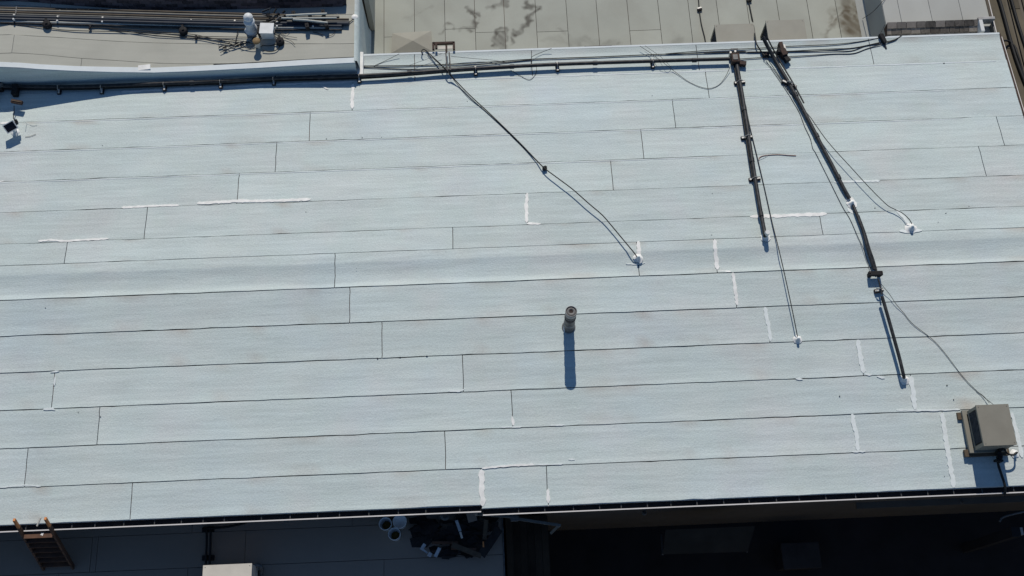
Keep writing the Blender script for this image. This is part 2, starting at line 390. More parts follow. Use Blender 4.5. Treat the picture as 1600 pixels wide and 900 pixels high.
# gutters: dark trough, pale outer lip, straps
def gutter(x0, x1, ye, straps):
    z = roofz(ye) - .05; mb = MB(); gw = .15
    mb.box((x0, ye - gw, z - .11), (x1, ye - .006, z - .095)); mb.box((x0, ye - gw, z - .095), (x1, ye - gw + .01, z)); mb.box((x0, ye - .02, z - .095), (x1, ye - .012, z - .02))
    mb.box((x0, ye - gw + .01, z - .095), (x0 + .01, ye - .02, z - .01)); mb.box((x1 - .01, ye - gw + .01, z - .095), (x1, ye - .02, z - .01))
    gu = mb.build('gutter', GUTI, main)
    l = MB(); l.box((x0, ye - gw - .014, z - .012), (x1, ye - gw + .012, z + .004)); l.build('lip', ALUM, gu)
    for x in straps:
        s_ = MB(); s_.box((x - .008, ye - gw + .01, z - .008), (x + .008, ye - .015, z - .002)); s_.build('strap', GUTI2, gu)
gutter(XL, XSTEP - .02, YE_L, [onroof(x, 815 - x * .04)[0] for x in (40, 112, 148, 193, 241, 283, 317, 350, 408, 453, 496, 530, 576, 622, 665, 718)] + [-12.2, -13.1, -14])
gutter(XSTEP + .02, XR + .05, YE_R, [onroof(x, 790)[0] for x in (810, 851, 896, 937, 971, 1012, 1049, 1090, 1132, 1172, 1215, 1251, 1293, 1340, 1375, 1412, 1454, 1495, 1540, 1590)] + [13.2, 13.9])
# small leaf and bitumen specks lying on seams
for (x, y, s_) in ((510, 217, .05), (566, 215, .04), (596, 214.5, .03), (590, 560, .07), (625, 558, .05), (667, 556, .06), (720, 611.5, .05), (160, 206 + 21, .03), (122, 644, .05), (157, 651, .05), (1480, 602, .06), (1490, 624, .05), (1312, 619, .05), (1367, 325, .04), (1478, 333, .04), (1466, 347, .04), (1514, 322, .03), (1475, 99, .06), (478, 331, .03), (557, 419.5, .03), (730, 158, .03), (1019, 149.5, .03), (71, 481, .04), (1476, 744, .03), (1113, 302, .03), (1112, 367, .03)):
    q = onroof(x, y, .012); mb = MB(); a0 = random.uniform(0, 6)
    mb.poly([(q[0] + math.cos(a0 + k * 1.26) * s_ * .45 * random.uniform(.3, 1), q[1] + math.sin(a0 + k * 1.26) * s_ * .3 * random.uniform(.4, 1.2), q[2] + random.uniform(0, .01)) for k in range(5)], .008)
    mb.build('debris_speck', DEBR, main)

# ============================================================ LEFT TAN BUILDING (upper left) with rising left end
rimX = [-20, -14, -12.4, -11.9, -10.9, -9.8, -8.8, -6.1, -3.45]
rimZ = [.45, .42, .40, .30, .14, .0, -.08, -.06, .03]
def rz_(X): return float(np.interp(X, rimX, rimZ))
def solveY(x, y, zf):                               # photo point on the ruled surface z = rz(X)+zf
    X = 0
    z = 0
    for _ in range(12): q = atz(x, y, z); z = rz_(q[0]) + zf
    return q
lb = thing('tan_roofed_building', (-9, 19, GZ), 'tan sheet-roofed building at upper left, its near wall edge wrapped in white membrane', 'building')
XLr = -3.36
w = MB(); w.box((-20, 16.46, GZ), (XLr - .04, 24.5, -.75)); w.build('wall', WALLT, lb)
edge_px = [(-120, 107), (-60, 106), (0, 105), (30, 106.5), (60, 108.5), (120, 111.5), (180, 113), (240, 114), (300, 112), (400, 107), (480, 102), (556, 98.5)]
EP = [solveY(x, y, 0) for x, y in edge_px]
EP[0] = np.array([-20, EP[0][1], rz_(-20)])
EP[-1][0] = -3.42
back = []
vs = []; prof = []
for p in EP:
    X, Y, z = p; zr = roofz(Y)
    prof.append([(X, Y - .09, zr + .005), (X, Y - .055, zr + .09), (X, Y - .012, zr + .12 + (z - zr - .12) * .6), (X, Y - .004, z - .012), (X, Y + .012, z)])
n = len(prof[0]); vs = [q for g_ in prof for q in g_]
fs = [(i * n + k, (i + 1) * n + k, (i + 1) * n + k + 1, i * n + k + 1) for i in range(len(prof) - 1) for k in range(n - 1)]
mb = MB(); mb.add(vs, fs, False)
li = (len(prof) - 1) * n; mb.add([vs[li + k] for k in range(n)] + [(vs[li][0], vs[li + n - 1][1] + .2, vs[li + n - 1][2]), (vs[li][0], vs[li + n - 1][1] + .2, vs[li][2] - .1)], [tuple(range(n + 2))])
mb.build('wrapped_face', MEMB, lb)
tc = [(p[0], p[1] + .014 + random.uniform(-.006, .006), p[2] + .004) for p in EP]; td = [(p[0], p[1] + .17 + random.uniform(-.012, .012), p[2] + .003) for p in EP]
jn = [0, 4, 7, len(EP) - 1]
for a_, b_ in zip(jn[:-1], jn[1:]):
    mb = MB(); c_ = tc[a_:b_ + 1]; d_ = td[a_:b_ + 1]; k = len(c_)
    mb.add(c_ + d_, [(i, i + 1, k + i + 1, k + i) for i in range(k - 1)]); rv = c_ + d_[::-1]; k2 = len(rv); mb.add(rv + [(x, y, z - .016) for x, y, z in rv], [(i, (i + 1) % k2, k2 + (i + 1) % k2, k2 + i) for i in range(k2)])
    mb.build('edge_strip', MEMW, lb)
# white end piece where the wrapped edge meets the pale roof curb
mb = MB(); mb.box((-3.42, 15.78, roofz(15.8)), (-3.24, 16.52, roofz(16.46) + .14)); mb.build('edge_cap', SEAL, lb, bevel=.03)
# deck of sheets: seams run along X; photo seams
def lsheet(y0s, y1s, xa, xb, mat_=TAN):
    """y0s,y1s : functions X->Y"""
    cols = np.linspace(xa, xb, max(3, int((xb - xa) / .4))); vs = []
    for X in cols:
        for t in (0, .5, 1):
            Y = y0s(X) * (1 - t) + y1s(X) * t; vs.append((X, Y, rz_(X) - .012 + wob(('l', round(xa)), X, .002)))
    fs = [(i * 3 + k, (i + 1) * 3 + k, (i + 1) * 3 + k + 1, i * 3 + k + 1) for i in range(len(cols) - 1) for k in (0, 1)]
    m_ = MB(); m_.add(vs, fs, True); rim = [i * 3 for i in range(len(cols))] + [len(cols) * 3 - 2] + [i * 3 + 2 for i in range(len(cols) - 1, -1, -1)] + [1]
    rv = [vs[i] for i in rim]; k = len(rv); m_.add(rv + [(a, b_, c_ - .012) for a, b_, c_ in rv], [(i, (i + 1) % k, k + (i + 1) % k, k + i) for i in range(k)])
    m_.build('roof_sheet', mat_, lb)
EX = [p[0] for p in EP]; EY = [p[1] for p in EP]
f0 = lambda X: float(np.interp(X, EX, EY)) + .16
la = [solveY(x, y, 0) for x, y in ((0, 83), (60, 84), (115, 90), (180, 94), (300, 99.5), (440, 97.5))]
f1 = lambda X: max(f0(X) + .04, float(np.interp(X, [p[0] for p in la], [p[1] for p in la])))
lc = [solveY(x, y, 0) for x, y in ((0, 54), (100, 58.5), (240, 66.5), (350, 68.5), (440, 68), (545, 68))]
f2 = lambda X: float(np.interp(X, [p[0] for p in lc], [p[1] for p in lc]))
f3 = lambda X: f2(X) + .93
f4 = lambda X: 21.0
gp = .006
def off(f, d): return lambda X: f(X) + d
xj = solveY(20, 68, 0)[0]; xj0 = solveY(127, 96, 0)[0]
lsheet(off(f0, 0), off(f1, -gp), -20, xj0 - .005); lsheet(off(f0, 0), off(f1, -gp), xj0 + .005, -7.2)
lsheet(off(f1, gp), off(f2, -gp), -20, xj - .005); lsheet(off(f1, gp), off(f2, -gp), xj + .005, XLr - .02)
lsheet(off(f2, gp), off(f3, -gp), -20, XLr - .02); lsheet(off(f3, gp), off(f4, 0), -20, -11.6); lsheet(off(f3, gp), off(f4, 0), -11.59, XLr - .02)
mb = MB()
for a, b_ in zip(np.linspace(-20, XLr - .05, 30)[:-1], np.linspace(-20, XLr - .05, 30)[1:]):
    za, zb = rz_(a) - .035, rz_(b_) - .035
    mb.add([(a, 16.0, za), (b_, 16.0, zb), (b_, 24.5, zb), (a, 24.5, za)], [(0, 1, 2, 3)])
mb.build('bitumen_deck', BITU, lb)
# side upstand of the left building towards the lower middle roof
MZ = -2.1
mb = MB()
pts = [(XLr - .08, .02), (XLr, .0), (XLr + .03, -.3), (XLr + .06, MZ + .25), (XLr + .12, MZ + .02)]
ysd = [15.98, 17.2, 18.0, 18.35]
vs = [(x + (.06 if j == 0 else 0) * (k > 2), y, z + rz_(XLr) * (k < 3)) for j, y in enumerate(ysd) for k, (x, z) in enumerate(pts)]
mb.add(vs, [(j * 5 + k, j * 5 + k + 1, (j + 1) * 5 + k + 1, (j + 1) * 5 + k) for j in range(len(ysd) - 1) for k in range(4)], True)
mb.build('side_upstand', MEMB, lb)
mb = MB(); mb.box((XLr - .14, 18.36, MZ), (XLr + .02, 24.5, rz_(XLr) + .03)); mb.build('timber_coping', BROWNP, lb)
mb = MB(); mb.box((XLr - .22, 18.3, rz_(XLr) - .02), (XLr - .145, 24.5, rz_(XLr) + .05)); mb.build('coping_sheet', TAN, lb)
mb = MB(); mb.box((XLr + .08, 18.4, MZ + .01), (XLr + .22, 24.5, -.5)); mb.build('wall_sheet', TAN, lb)
ribb = solveY(560, 26, .0); mb = MB(); mb.lathe((ribb[0] - .1, ribb[1], ribb[2]), [(.001, .03), (.06, .02), (.09, 0)], 9); mb.build('sealant_blob', SEAL, lb)
ribb = solveY(228, 104, .01); mb = MB(); mb.box((ribb[0] - .2, ribb[1] - .1, ribb[2] - .02), (ribb[0] + .12, ribb[1] + .05, ribb[2] + .012), .1); mb.build('sealant_patch', SEAL, lb)

# ---- dark shingled roof beyond it, whose eave shades the strip in front
sb = thing('shingled_building', (-9, 21, GZ), 'dark shingled low roof along the top left edge of the view, above the pipe rack', 'building')
ea = solveY(60, 3, 0); eb = solveY(540, 9, 0)
def baseY(X): return float(np.interp(X, [ea[0], eb[0]], [ea[1], eb[1]]))
XE = XLr - .3
mb = MB(); mb.box((-20, 21.4, GZ), (XE, 24.5, -.2)); mb.build('wall', WALLT, sb)
FH, FD = .32, .14                                   # height and run of the steep shingled face
for r_ in range(4):
    x = -13.6 + (r_ % 2) * .13
    while x < XE - .1:
        w_ = min(.29, XE - x); t0, t1 = r_ / 4, (r_ + 1.1) / 4; j = random.uniform(0, .008)
        P4 = [(X, baseY(X) + FD * t - (.014 if t == t0 else 0) - j, rz_(X) + FH * t) for X, t in ((x, t0), (x + w_ - .01, t0), (x + w_ - .01, t1), (x, t1))]
        mb = MB(); mb.add(P4 + [(a_, b_ + .02, c_) for a_, b_, c_ in P4], [(0, 1, 2, 3), (7, 6, 5, 4), (0, 4, 5, 1), (1, 5, 6, 2), (2, 6, 7, 3), (3, 7, 4, 0)])
        mb.build('shingle', SHIND, sb); x += w_
mb = MB()
xs = np.linspace(-20, XE, 20)
for a, b_ in zip(xs[:-1], xs[1:]):
    mb.add([(a, baseY(a) + .02, rz_(a) - .02), (b_, baseY(b_) + .02, rz_(b_) - .02), (b_, baseY(b_) + FD + .02, rz_(b_) + FH), (a, baseY(a) + FD + .02, rz_(a) + FH)], [(0, 1, 2, 3)])
    mb.add([(a, baseY(a) + FD + .02, rz_(a) + FH), (b_, baseY(b_) + FD + .02, rz_(b_) + FH), (b_, 24.5, rz_(b_) + FH + .1), (a, 24.5, rz_(a) + FH + .1)], [(0, 1, 2, 3)])
mb.build('roof_deck', SHIND, sb)

# ============================================================ MIDDLE LOWER TAN ROOF
XM0, XM1 = XLr + .1, 11.28
mdl = thing('lower_tan_roofed_building', (4, 20, GZ), 'lower tan roof beyond the far edge with dark streaky stains and strips running away', 'building')
mb = MB(); mb.box((XM0 - .05, YT + .1, GZ), (XM1 + .1, 24.5, MZ - .03)); mb.build('deck', BITU, mdl)
xs_px = [600, 648, 696, 743.5, 790, 840, 889, 937, 986, 1035, 1083, 1128, 1176, 1224, 1272, 1317]
mX = [XM0] + [atz(x, 70, MZ)[0] for x in xs_px] + [XM1]
def segd(px, py, a, b_):
    ax, ay = a; bx, by = b_; dx, dy = bx - ax, by - ay; t = np.clip(((px - ax) * dx + (py - ay) * dy) / (dx * dx + dy * dy + 1e-9), 0, 1)
    return np.hypot(px - ax - t * dx, py - ay - t * dy)
stn = []
for (x0, y0, x1, y1, r_, s_) in ((742, 18, 733, 12, 5, .9), (737, 20, 738, 45, 4, .8), (747, 22, 748, 28, 5, .8), (765, 14, 785, 3, 7, .9), (785, 3, 790, 10, 5, .9), (775, 65, 783, 48, 6, .9), (785, 50, 787, 75, 4, .6), (776, 64, 790, 78, 5, .7),
                                 (815, 45, 822, 25, 5, .9), (822, 28, 838, 15, 4, .85), (838, 14, 842, 8, 4, .9), (815, 45, 805, 55, 6, .9), (800, 50, 800, 70, 4, .7), (822, 5, 832, 8, 5, .85), (700, 42, 705, 41, 4, .7), (690, 49, 697, 48, 4, .6), (640, 28, 646, 27, 5, .35),
                                 (655, 20, 675, 8, 3, .2), (720, 42, 738, 42, 4, .5), (850, 60, 880, 68, 8, .25), (870, 50, 885, 58, 5, .35), (890, 66, 935, 66, 9, .32), (935, 70, 965, 68, 6, .4), (1055, 66, 1062, 58, 6, .4),
                                 (1320, 20, 1327, 18, 8, 1.0), (1322, 0, 1330, 50, 13, .8), (1300, 45, 1320, 22, 6, .6), (1288, 60, 1314, 34, 5, .45), (1330, 30, 1345, 60, 15, .75), (1305, 15, 1330, 5, 12, .45), (1296, 35, 1306, 15, 6, .4), (1338, 10, 1341, 55, 10, .8)):
    a = atz(x0, y0, MZ); b_ = atz(x1, y1, MZ); stn.append(((a[0], a[1]), (b_[0], b_[1]), r_ / 55., s_))
def vnoise(x, y, s, seed):
    r_ = np.random.RandomState(seed).rand(64, 64); X = x * s; Y = y * s; i = np.floor(X).astype(int); j = np.floor(Y).astype(int); fx = X - i; fy = Y - j
    fx = fx * fx * (3 - 2 * fx); fy = fy * fy * (3 - 2 * fy); g_ = lambda a, b_: r_[a % 64, b_ % 64]
    return (g_(i, j) * (1 - fx) + g_(i + 1, j) * fx) * (1 - fy) + (g_(i, j + 1) * (1 - fx) + g_(i + 1, j + 1) * fx) * fy
def stained_grid(x0, x1, y0, y1, z, dx):
    nx = max(2, int((x1 - x0) / dx)); ny = max(2, int((y1 - y0) / dx)); X, Y = np.meshgrid(np.linspace(x0, x1, nx + 1), np.linspace(y0, y1, ny + 1), indexing='ij')
    Zo = z + (vnoise(X, Y, 1.1, 9) - .5) * .012
    m_ = MB(); m_.add(list(zip(X.ravel(), Y.ravel(), Zo.ravel())), [(i * (ny + 1) + j, (i + 1) * (ny + 1) + j, (i + 1) * (ny + 1) + j + 1, i * (ny + 1) + j + 1) for i in range(nx) for j in range(ny)], True)
    o = m_.build('roof_sheet', TANM, mdl)
    wx = X + (vnoise(X, Y, 4, 3) - .5) * .22 + (vnoise(X, Y, 11, 6) - .5) * .12; wy = Y + (vnoise(X, Y, 4, 4) - .5) * .28 + (vnoise(X, Y, 11, 7) - .5) * .12
    st = np.zeros(X.shape); ru = np.zeros(X.shape)
    for a, b_, r_, s_ in stn:
        d_ = segd(wx, wy, a, b_); 
        if a[0] > 9.0: ru = np.maximum(ru, s_ * np.clip((r_ * 1.3 - d_) / (r_ * 1.1), 0, 1) * (.55 + .75 * vnoise((X + Y) * 1.0, (X - Y) * .25, 9, 12))); continue
        st = np.maximum(st, s_ * np.clip((r_ * 1.35 - d_) / (r_ * .9), 0, 1) * (.3 + .95 * vnoise((X + Y) * 1.3, (X - Y) * .3, 7, 5)))
    streak = np.clip(vnoise(X + Y * .6, Y * .35, 2.2, 8) - .62, 0, 1) * .7
    st = np.clip(np.maximum(st, streak * .5), 0, 1)
    at = o.data.attributes.new('stain', 'FLOAT', 'POINT'); at.data.foreach_set('value', st.ravel()[:len(o.data.vertices)].astype(np.float32)); at = o.data.attributes.new('rust', 'FLOAT', 'POINT'); at.data.foreach_set('value', np.clip(ru, 0, .92).ravel()[:len(o.data.vertices)].astype(np.float32)); return o
cross = {3: 45, 4: 50, 6: 49, 9: 47, 1: 57}
for i in range(len(mX) - 1):
    x0, x1 = mX[i] + .007, mX[i + 1] - .007
    fine_ = .035 if (i in range(2, 8) or i >= 14) else .09
    yc = atz((i + 12) * 48, cross.get(i, 0), MZ)[1] if i in cross else None
    if yc: stained_grid(x0, x1, YT + .12, yc - .008, MZ, fine_); stained_grid(x0, x1, yc + .004, 20.4, MZ, fine_)
    else: stained_grid(x0, x1, YT + .12, 20.4, MZ, fine_)
    m_ = MB(); m_.box((x0, 20.41, MZ - .01), (x1, 24.4, MZ)); m_.build('roof_sheet', TAN, mdl)
# right boundary wall of the middle roof, rising to the right-hand roof
RZ = -.8
rb = thing('grey_tan_roofed_building', (12, 20, GZ), 'grey-tan sheet roof at upper right, standing higher than the stained roof beside it', 'building')
XW = 10.32
wl_ = atz(1384, 12, RZ)[0]
XW1 = wl_
mb = MB(); mb.add([(XM1 - .18, YT + .1, MZ + .004), (XM1 + .02, YT + .1, MZ + .15), (XM1 + .02, 24.4, MZ + .15), (XM1 - .18, 24.4, MZ + .004)], [(0, 1, 2, 3)]); mb.build('cant_strip', TANR, mdl)
mb = MB(); mb.box((XM1 + .02, YT + .1, GZ), (XR + .1, 24.5, RZ - .03)); mb.build('wall', TANR, rb)
rxs = [XM1 + .02] + [atz(x, y, RZ)[0] for x, y in ((1409, 35), (1457, 33), (1502, 20))] + [XR + .08]
for i in range(len(rxs) - 1):
    mb = MB(); mb.box((rxs[i] + .006, YT + .1, RZ - .02), (rxs[i + 1] - .006, 20.6 if i % 2 else 24.4, RZ)); mb.build('roof_sheet', TANR, rb)
    if i % 2: mb = MB(); mb.box((rxs[i] + .006, 20.612, RZ - .02), (rxs[i + 1] - .006, 24.4, RZ)); mb.build('roof_sheet', TANR, rb)
mb = MB(); mb.box((XR + .03, YT + .1, RZ - .1), (XR + .1, 24.4, RZ + .03)); mb.build('edge_trim', BROWNP, rb)
mb = MB(); mb.box((XR + .13, YT + .1, RZ - .12), (XR + .16, 24.4, RZ - .03)); mb.build('edge_lip', ALUM, rb)
# short shingled canopy on the right-hand roof
sc_ = thing('shingled_canopy', (12, 16.9, RZ), 'short brown shingled pent canopy behind the far edge of the pale roof at right', 'canopy')
c0 = atz(1386, 35, RZ + .28); c1 = atz(1529, 34, RZ + .28); d0 = YT + .11
mb = MB(); X0, X1, Yt = c0[0], c1[0], c0[1] - .02
mb.add([(X0, d0, RZ), (X1, d0, RZ), (X1, Yt, RZ), (X0, Yt, RZ), (X0, d0, RZ + .02), (X1, d0, RZ + .02), (X1, Yt, RZ + .26), (X0, Yt, RZ + .26)], [(0, 3, 2, 1), (4, 5, 6, 7), (0, 1, 5, 4), (1, 2, 6, 5), (2, 3, 7, 6), (3, 0, 4, 7)])
mb.build('canopy_body', RUSTY, sc_)
nr = 3
for r_ in range(nr):
    x = X0 - (r_ % 2) * .14
    while x < X1 - .03:
        xa, xb = max(x, X0), min(x + .27, X1); t0 = r_ / nr; t1 = (r_ + 1.15) / nr
        if xb - xa > .05:
            ya, yb = d0 + (Yt - d0) * t0, d0 + (Yt - d0) * min(1.04, t1); za = RZ + .055 + .24 * t0 + random.uniform(0, .012); zb = RZ + .035 + .24 * t1
            mb = MB(); mb.add([(xa + .006, ya, za), (xb - .006, ya, za), (xb - .006, yb, zb), (xa + .006, yb, zb)] + [(xa + .006, ya, za - .025), (xb - .006, ya, za - .025), (xb - .006, yb, zb - .02), (xa + .006, yb, zb - .02)],
                             [(0, 1, 2, 3), (0, 4, 5, 1), (1, 5, 6, 2), (3, 2, 6, 7), (0, 3, 7, 4), (4, 7, 6, 5)]); mb.build('shingle', SHIN, sc_)
        x += .27
# white sheet-metal hood in the corner
hd = atz(1548, 52, RZ + .3); hx = hd[0] + .0
hood = thing('white_roof_hood', (hx, 16.8, RZ), 'small white metal three-sided hood beside the right end of the shingled canopy', 'hood')
for nm, lo, hi, mm in (('side_panel', (hx - .26, YT + .12, RZ), (hx - .16, 16.95, RZ + .34), PAINTW), ('top_panel', (hx - .26, 16.955, RZ + .1), (hx + .2, 17.04, RZ + .34), GALV), ('side_panel', (hx + .17, YT + .12, RZ - .1), (hx + .2, 16.95, RZ + .2), GALVD), ('floor_panel', (hx - .155, YT + .12, RZ + .002), (hx + .165, 16.95, RZ + .02), GALV)):
    mb = MB(); mb.box(lo, hi); mb.build(nm, mm, hood, bevel=.008)

# ============================================================ brown boarded roof strip to the right
bz = -1.1
bs = thing('brown_boarded_roof', (16, 12, GZ), 'weathered brown boarded roof running along the right side of the pale roof', 'roof')
mb = MB(); mb.box((XR - .112, 4.27, GZ), (22, 24.5, bz - .06)); mb.build('wall', WALLT, bs)
x = XR + .22
bw = [.62, .34, .5, .4, .45, .5, .42, .5, .5, .45, .5, .5, .5, .4]
for i, w_ in enumerate(bw):
    ys = [4.3, 9.3 + (i % 3) * 1.1, 16.4 + (i % 2) * 1.3, 24.5]
    for a, b_ in zip(ys[:-1], ys[1:]):
        mb = MB(); j = random.uniform(-.01, .01); mb.box((x, a + .01, bz - .05), (x + w_ - .05, b_ - .01, bz + random.uniform(-.005, .015)), random.uniform(-.002, .002)); mb.build('board', BROWN, bs)
    x += w_ + (.06 if i % 2 else .02)
# black cables lying on the boards
def cable(name, pts, r_, mat_, label, cat='cable', group=None, n=6):
    mb = MB(); mb.tube(smooth_path(pts, n), r_, 6); return mb.build(name, mat_, label=label, cat=cat, group=group)
bc = lambda x, y, h=.04: atz(x, y, bz + h)
cable('black_hose', [bc(1557, -12), bc(1563, 5), bc(1570, 30), bc(1578, 60), bc(1587, 90), bc(1596, 115), bc(1606, 140), bc(1625, 190)], .055, CABL, 'thick black hose lying lengthwise on the brown boards, nearest the pale roof', 'hose')
cable('black_hose', [bc(1577, -12), bc(1583, 10), bc(1591, 38), bc(1603, 75), bc(1618, 120)], .045, CABL, 'second black hose on the brown boards, farther out from the pale roof', 'hose')
cable('drain_hose', [atz(1563, 64, -.62), bc(1575, 64, .1), bc(1585, 72, .08), bc(1590, 85, .1), bc(1597, 108, .07), bc(1600, 128, .05)], .028, CABL, 'thin black drain hose curling off the pale roof corner onto the brown boards', 'hose')

# ============================================================ LOW ANNEX ROOF (bottom left), in shade
AZ = -1.85
XA1 = atz(786, 860, AZ)[0]
an = thing('low_annex_building', (-8, 2, GZ), 'low annex with grey sheet roof in shade below the near eave at bottom left', 'building')
mb = MB(); mb.box((XL, -4, GZ), (XA1, YE_L + .14, AZ - .03)); mb.build('wall', WALLT, an)
ya = [YE_L + .15, atz(300, 833, AZ)[1], atz(300, 887.5, AZ)[1], atz(300, 887.5, AZ)[1] - .95, atz(300, 887.5, AZ)[1] - 1.9, -4]
jx = [[300, 550], [143, 152, 383], [92, 293, 407, 600], [200], []]
for i in range(5):
    xs = [XL] + [atz(x, (830, 860, 897, 900, 900)[i], AZ)[0] for x in jx[i]] + [XA1]
    for a, b_ in zip(xs[:-1], xs[1:]):
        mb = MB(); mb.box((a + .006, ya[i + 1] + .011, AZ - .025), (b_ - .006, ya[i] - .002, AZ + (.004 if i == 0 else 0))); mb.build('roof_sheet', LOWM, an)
mb = MB(); mb.box((XA1, -4, AZ - .15), (XA1 + .03, YE_L + .1, AZ + .02)); mb.build('edge_trim', GALVD, an)
# conduit run on the annex roof
c_ = thing('annex_conduit', atz(326, 830, AZ), 'dark paired conduits crossing the shaded annex roof below the near gutter', 'conduit')
for dx in (0, 6):
    mb = MB(); mb.tube([atz(323 + dx, 824, AZ + .12), atz(323 + dx, 850, AZ + .12), atz(321 + dx, 888, AZ + .12), atz(320 + dx, 930, AZ + .12)], .028, 8); mb.build('pipe', CABL, c_)
mb = MB(); mb.tube([atz(322, 826, AZ + .12), atz(350, 824, AZ + .13), atz(372, 820, AZ + .14), atz(384, 817, AZ + .3)], .028, 8); mb.build('pipe', CABL, c_)
for y in (828, 872):
    q = atz(326, y, AZ); mb = MB(); mb.box((q[0] - .14, q[1] - .06, AZ), (q[0] + .14, q[1] + .06, AZ + .08)); mb.build('block', RUB, c_)

# ============================================================ AC units
def ac_unit(name, x0, x1, y0, y1, zb, h, label, group, fr=True, mat_=BEIGE, side='x'):
    t = thing(name, ((x0 + x1) / 2, (y0 + y1) / 2, zb), label, 'cooler unit', group)
    zt = zb + h; z0 = zb + .17; k = .03
    b_ = MB()                                        # cabinet shell: top, back, near and far sides, open louvre side towards -x
    b_.box((x0 - .01, y0 - .01, zt - .04), (x1 + .01, y1 + .01, zt)); b_.box((x0, y0, z0), (x1, y0 + k, zt - .04)); b_.box((x0, y1 - k, z0), (x1, y1, zt - .04)); b_.box((x1 - k, y0 + k, z0), (x1, y1 - k, zt - .04))
    b_.box((x0, y0 + k, z0), (x0 + k, y0 + .085, zt - .04)); b_.box((x0, y1 - .07, z0), (x0 + k, y1 - k, zt - .04)); b_.box((x0, y0 + .085, z0), (x0 + k, y1 - .07, z0 + .06)); b_.box((x0, y0 + .085, zt - .075), (x0 + k, y1 - .07, zt - .04))
    b_.box((x0 + k, y0 + k, z0), (x1 - k, y1 - k, z0 + .02))
    b_.build('cabinet', mat_, t)
    c2 = MB(); c2.box((x0 + .04, y0 + .085, z0 + .06), (x0 + .05, y1 - .07, zt - .08)); co = c2.build('coil', DARKG, t)
    for dx_, dy_ in ((.04, .04), (.04, -.04), (-.04, .04), (-.04, -.04)):
        sc = MB(); sc.lathe(((x0 if dx_ > 0 else x1) + dx_, (y0 if dy_ > 0 else y1) + dy_, zt), [(.001, .006), (.009, .006), (.009, 0)], 6); sc.build('screw', GALVD, t)
    n = 9
    for i in range(n):
        z = z0 + .075 + (zt - z0 - .17) * i / (n - 1); l = MB(); l.beam((x0 + .02, y0 + .125, z), (x0 + .02, y1 - .075, z), .025, .006); l.build('fin', GALVD, co)
    if fr:
        f = MB(); f.box((x0 - .12, y0 - .05, zb + .09), (x0 - .02, y1 + .03, zb + .165)); f.box((x0 - .02, y0 - .05, zb + .09), (x1 + .02, y0 + .05, zb + .165)); f.box((x0 - .02, y1 - .07, zb + .09), (x1 + .02, y1 + .03, zb + .165)); f.build('base_frame', mat_, t, bevel=.005)
        for (ya_, yb_) in ((y0 - .12, y0 + .05), (y1 - .17, y1 + .0)):
            q = MB(); q.box((x0 - .21, ya_, zb + .004), (x1 + .1, yb_, zb + .088)); q.build('sleeper', WOODR, t, bevel=.004)
    return t
zb = roofz(5.3)
acx0, acx1, acy0, acy1 = 11.10, 11.84, 4.91, 5.85
ac = ac_unit('roof_cooler_unit', acx0, acx1, acy0, acy1, zb, .70, 'beige rooftop cooler unit on timber sleepers near the lower right corner of the pale roof', 'cooler units on the roofs')
# pipes off the unit
q = MB(); q.tube(smooth_path([(11.62, 4.93, zb + .25), (11.66, 4.78, zb + .12), (11.63, 4.6, zb + .06), (11.66, 4.35, zb + .05), (11.7, 4.1, zb + .02), (11.72, 3.9, zb - .12)], 5), .03, 8); q.build('drain_pipe', CABL, ac)
q = MB(); q.tube(smooth_path([(11.72, 4.93, zb + .3), (11.8, 4.8, zb + .25), (11.95, 4.76, zb + .22), (12.06, 4.82, zb + .2), (12.09, 4.83, zb + .02)], 5), .022, 8); q.build('supply_pipe', CABL, ac)
q = MB()
for i in range(9): q.box((11.57 + random.uniform(-.03, .05), 4.88 - i * .035, zb + random.uniform(.03, .3)), (11.66 + random.uniform(0, .04), 4.93 - i * .035, zb + random.uniform(.31, .36) - i * .02), random.uniform(-.4, .4))
q.build('valve_cluster', CABL, ac)
# mastic collar where the supply pipe enters
def collar(px, py, r_, label, hh=.1, X=None):
    p = onroof(px, py) if X is None else np.array(X); t = thing('pipe_collar', p, label, 'collar', 'white mastic collars on the pale roof')
    m_ = MB(); n = 18; a = [1 + rng.uniform(-.16, .16) for _ in range(n)]; vs = []; prof = ((r_ * 1.45, .014), (r_ * 1.05, .026), (r_ * .62, hh * .6), (r_ * .4, hh), (.001, hh + .005))
    for j, (rr, z) in enumerate(prof):
        for k in range(n):
            f = a[k] if j < 2 else 1 + (a[k] - 1) * .3; x = p[0] + rr * f * math.cos(2 * math.pi * k / n); y = p[1] + rr * f * math.sin(2 * math.pi * k / n); vs.append((x, y, roofz(y) + z))
    m_.add(vs, [(j * n + k, j * n + (k + 1) % n, (j + 1) * n + (k + 1) % n, (j + 1) * n + k) for j in range(len(prof) - 1) for k in range(n)], True)
    m_.build('mastic_cone', SEAL, t)
    m_ = MB(); m_.lathe((p[0], p[1], p[2] + hh * .7), [(.001, .0), (.03, 0), (.032, .07), (.001, .075)], 10); m_.build('sleeve', SEAL2, t)
    return p
collar(0, 0, .07, 'small white mastic collar just right of the beige cooler unit', .06, rp(12.1, 4.83))
collar(997, 404, .085, 'white mastic collar at the ridge where the long diagonal cable ends')
collar(1196, 371, .085, 'white mastic collar at the lower end of the straight black conduit')
collar(1423, 357, .1, 'white mastic collar with spread edges at the end of the right-hand slack cable', .13)
collar(1246, 531, .075, 'white mastic collar where the long thin cable ends, left of the lower conduit')
collar(1412.5, 594, .08, 'white mastic collar at the lowest end of the bent black conduit')
collar(1330, 319, .08, 'white mastic collar halfway down the bent black conduit, above the ridge', .12)
ribbon('sealant_stroke', pr((1405, 361), (1423, 361), (1440, 360)), .09, SEAL2, main)
ribbon('sealant_stroke', pr((978, 412), (998, 412), (1008, 410)), .03, SEAL2, main)
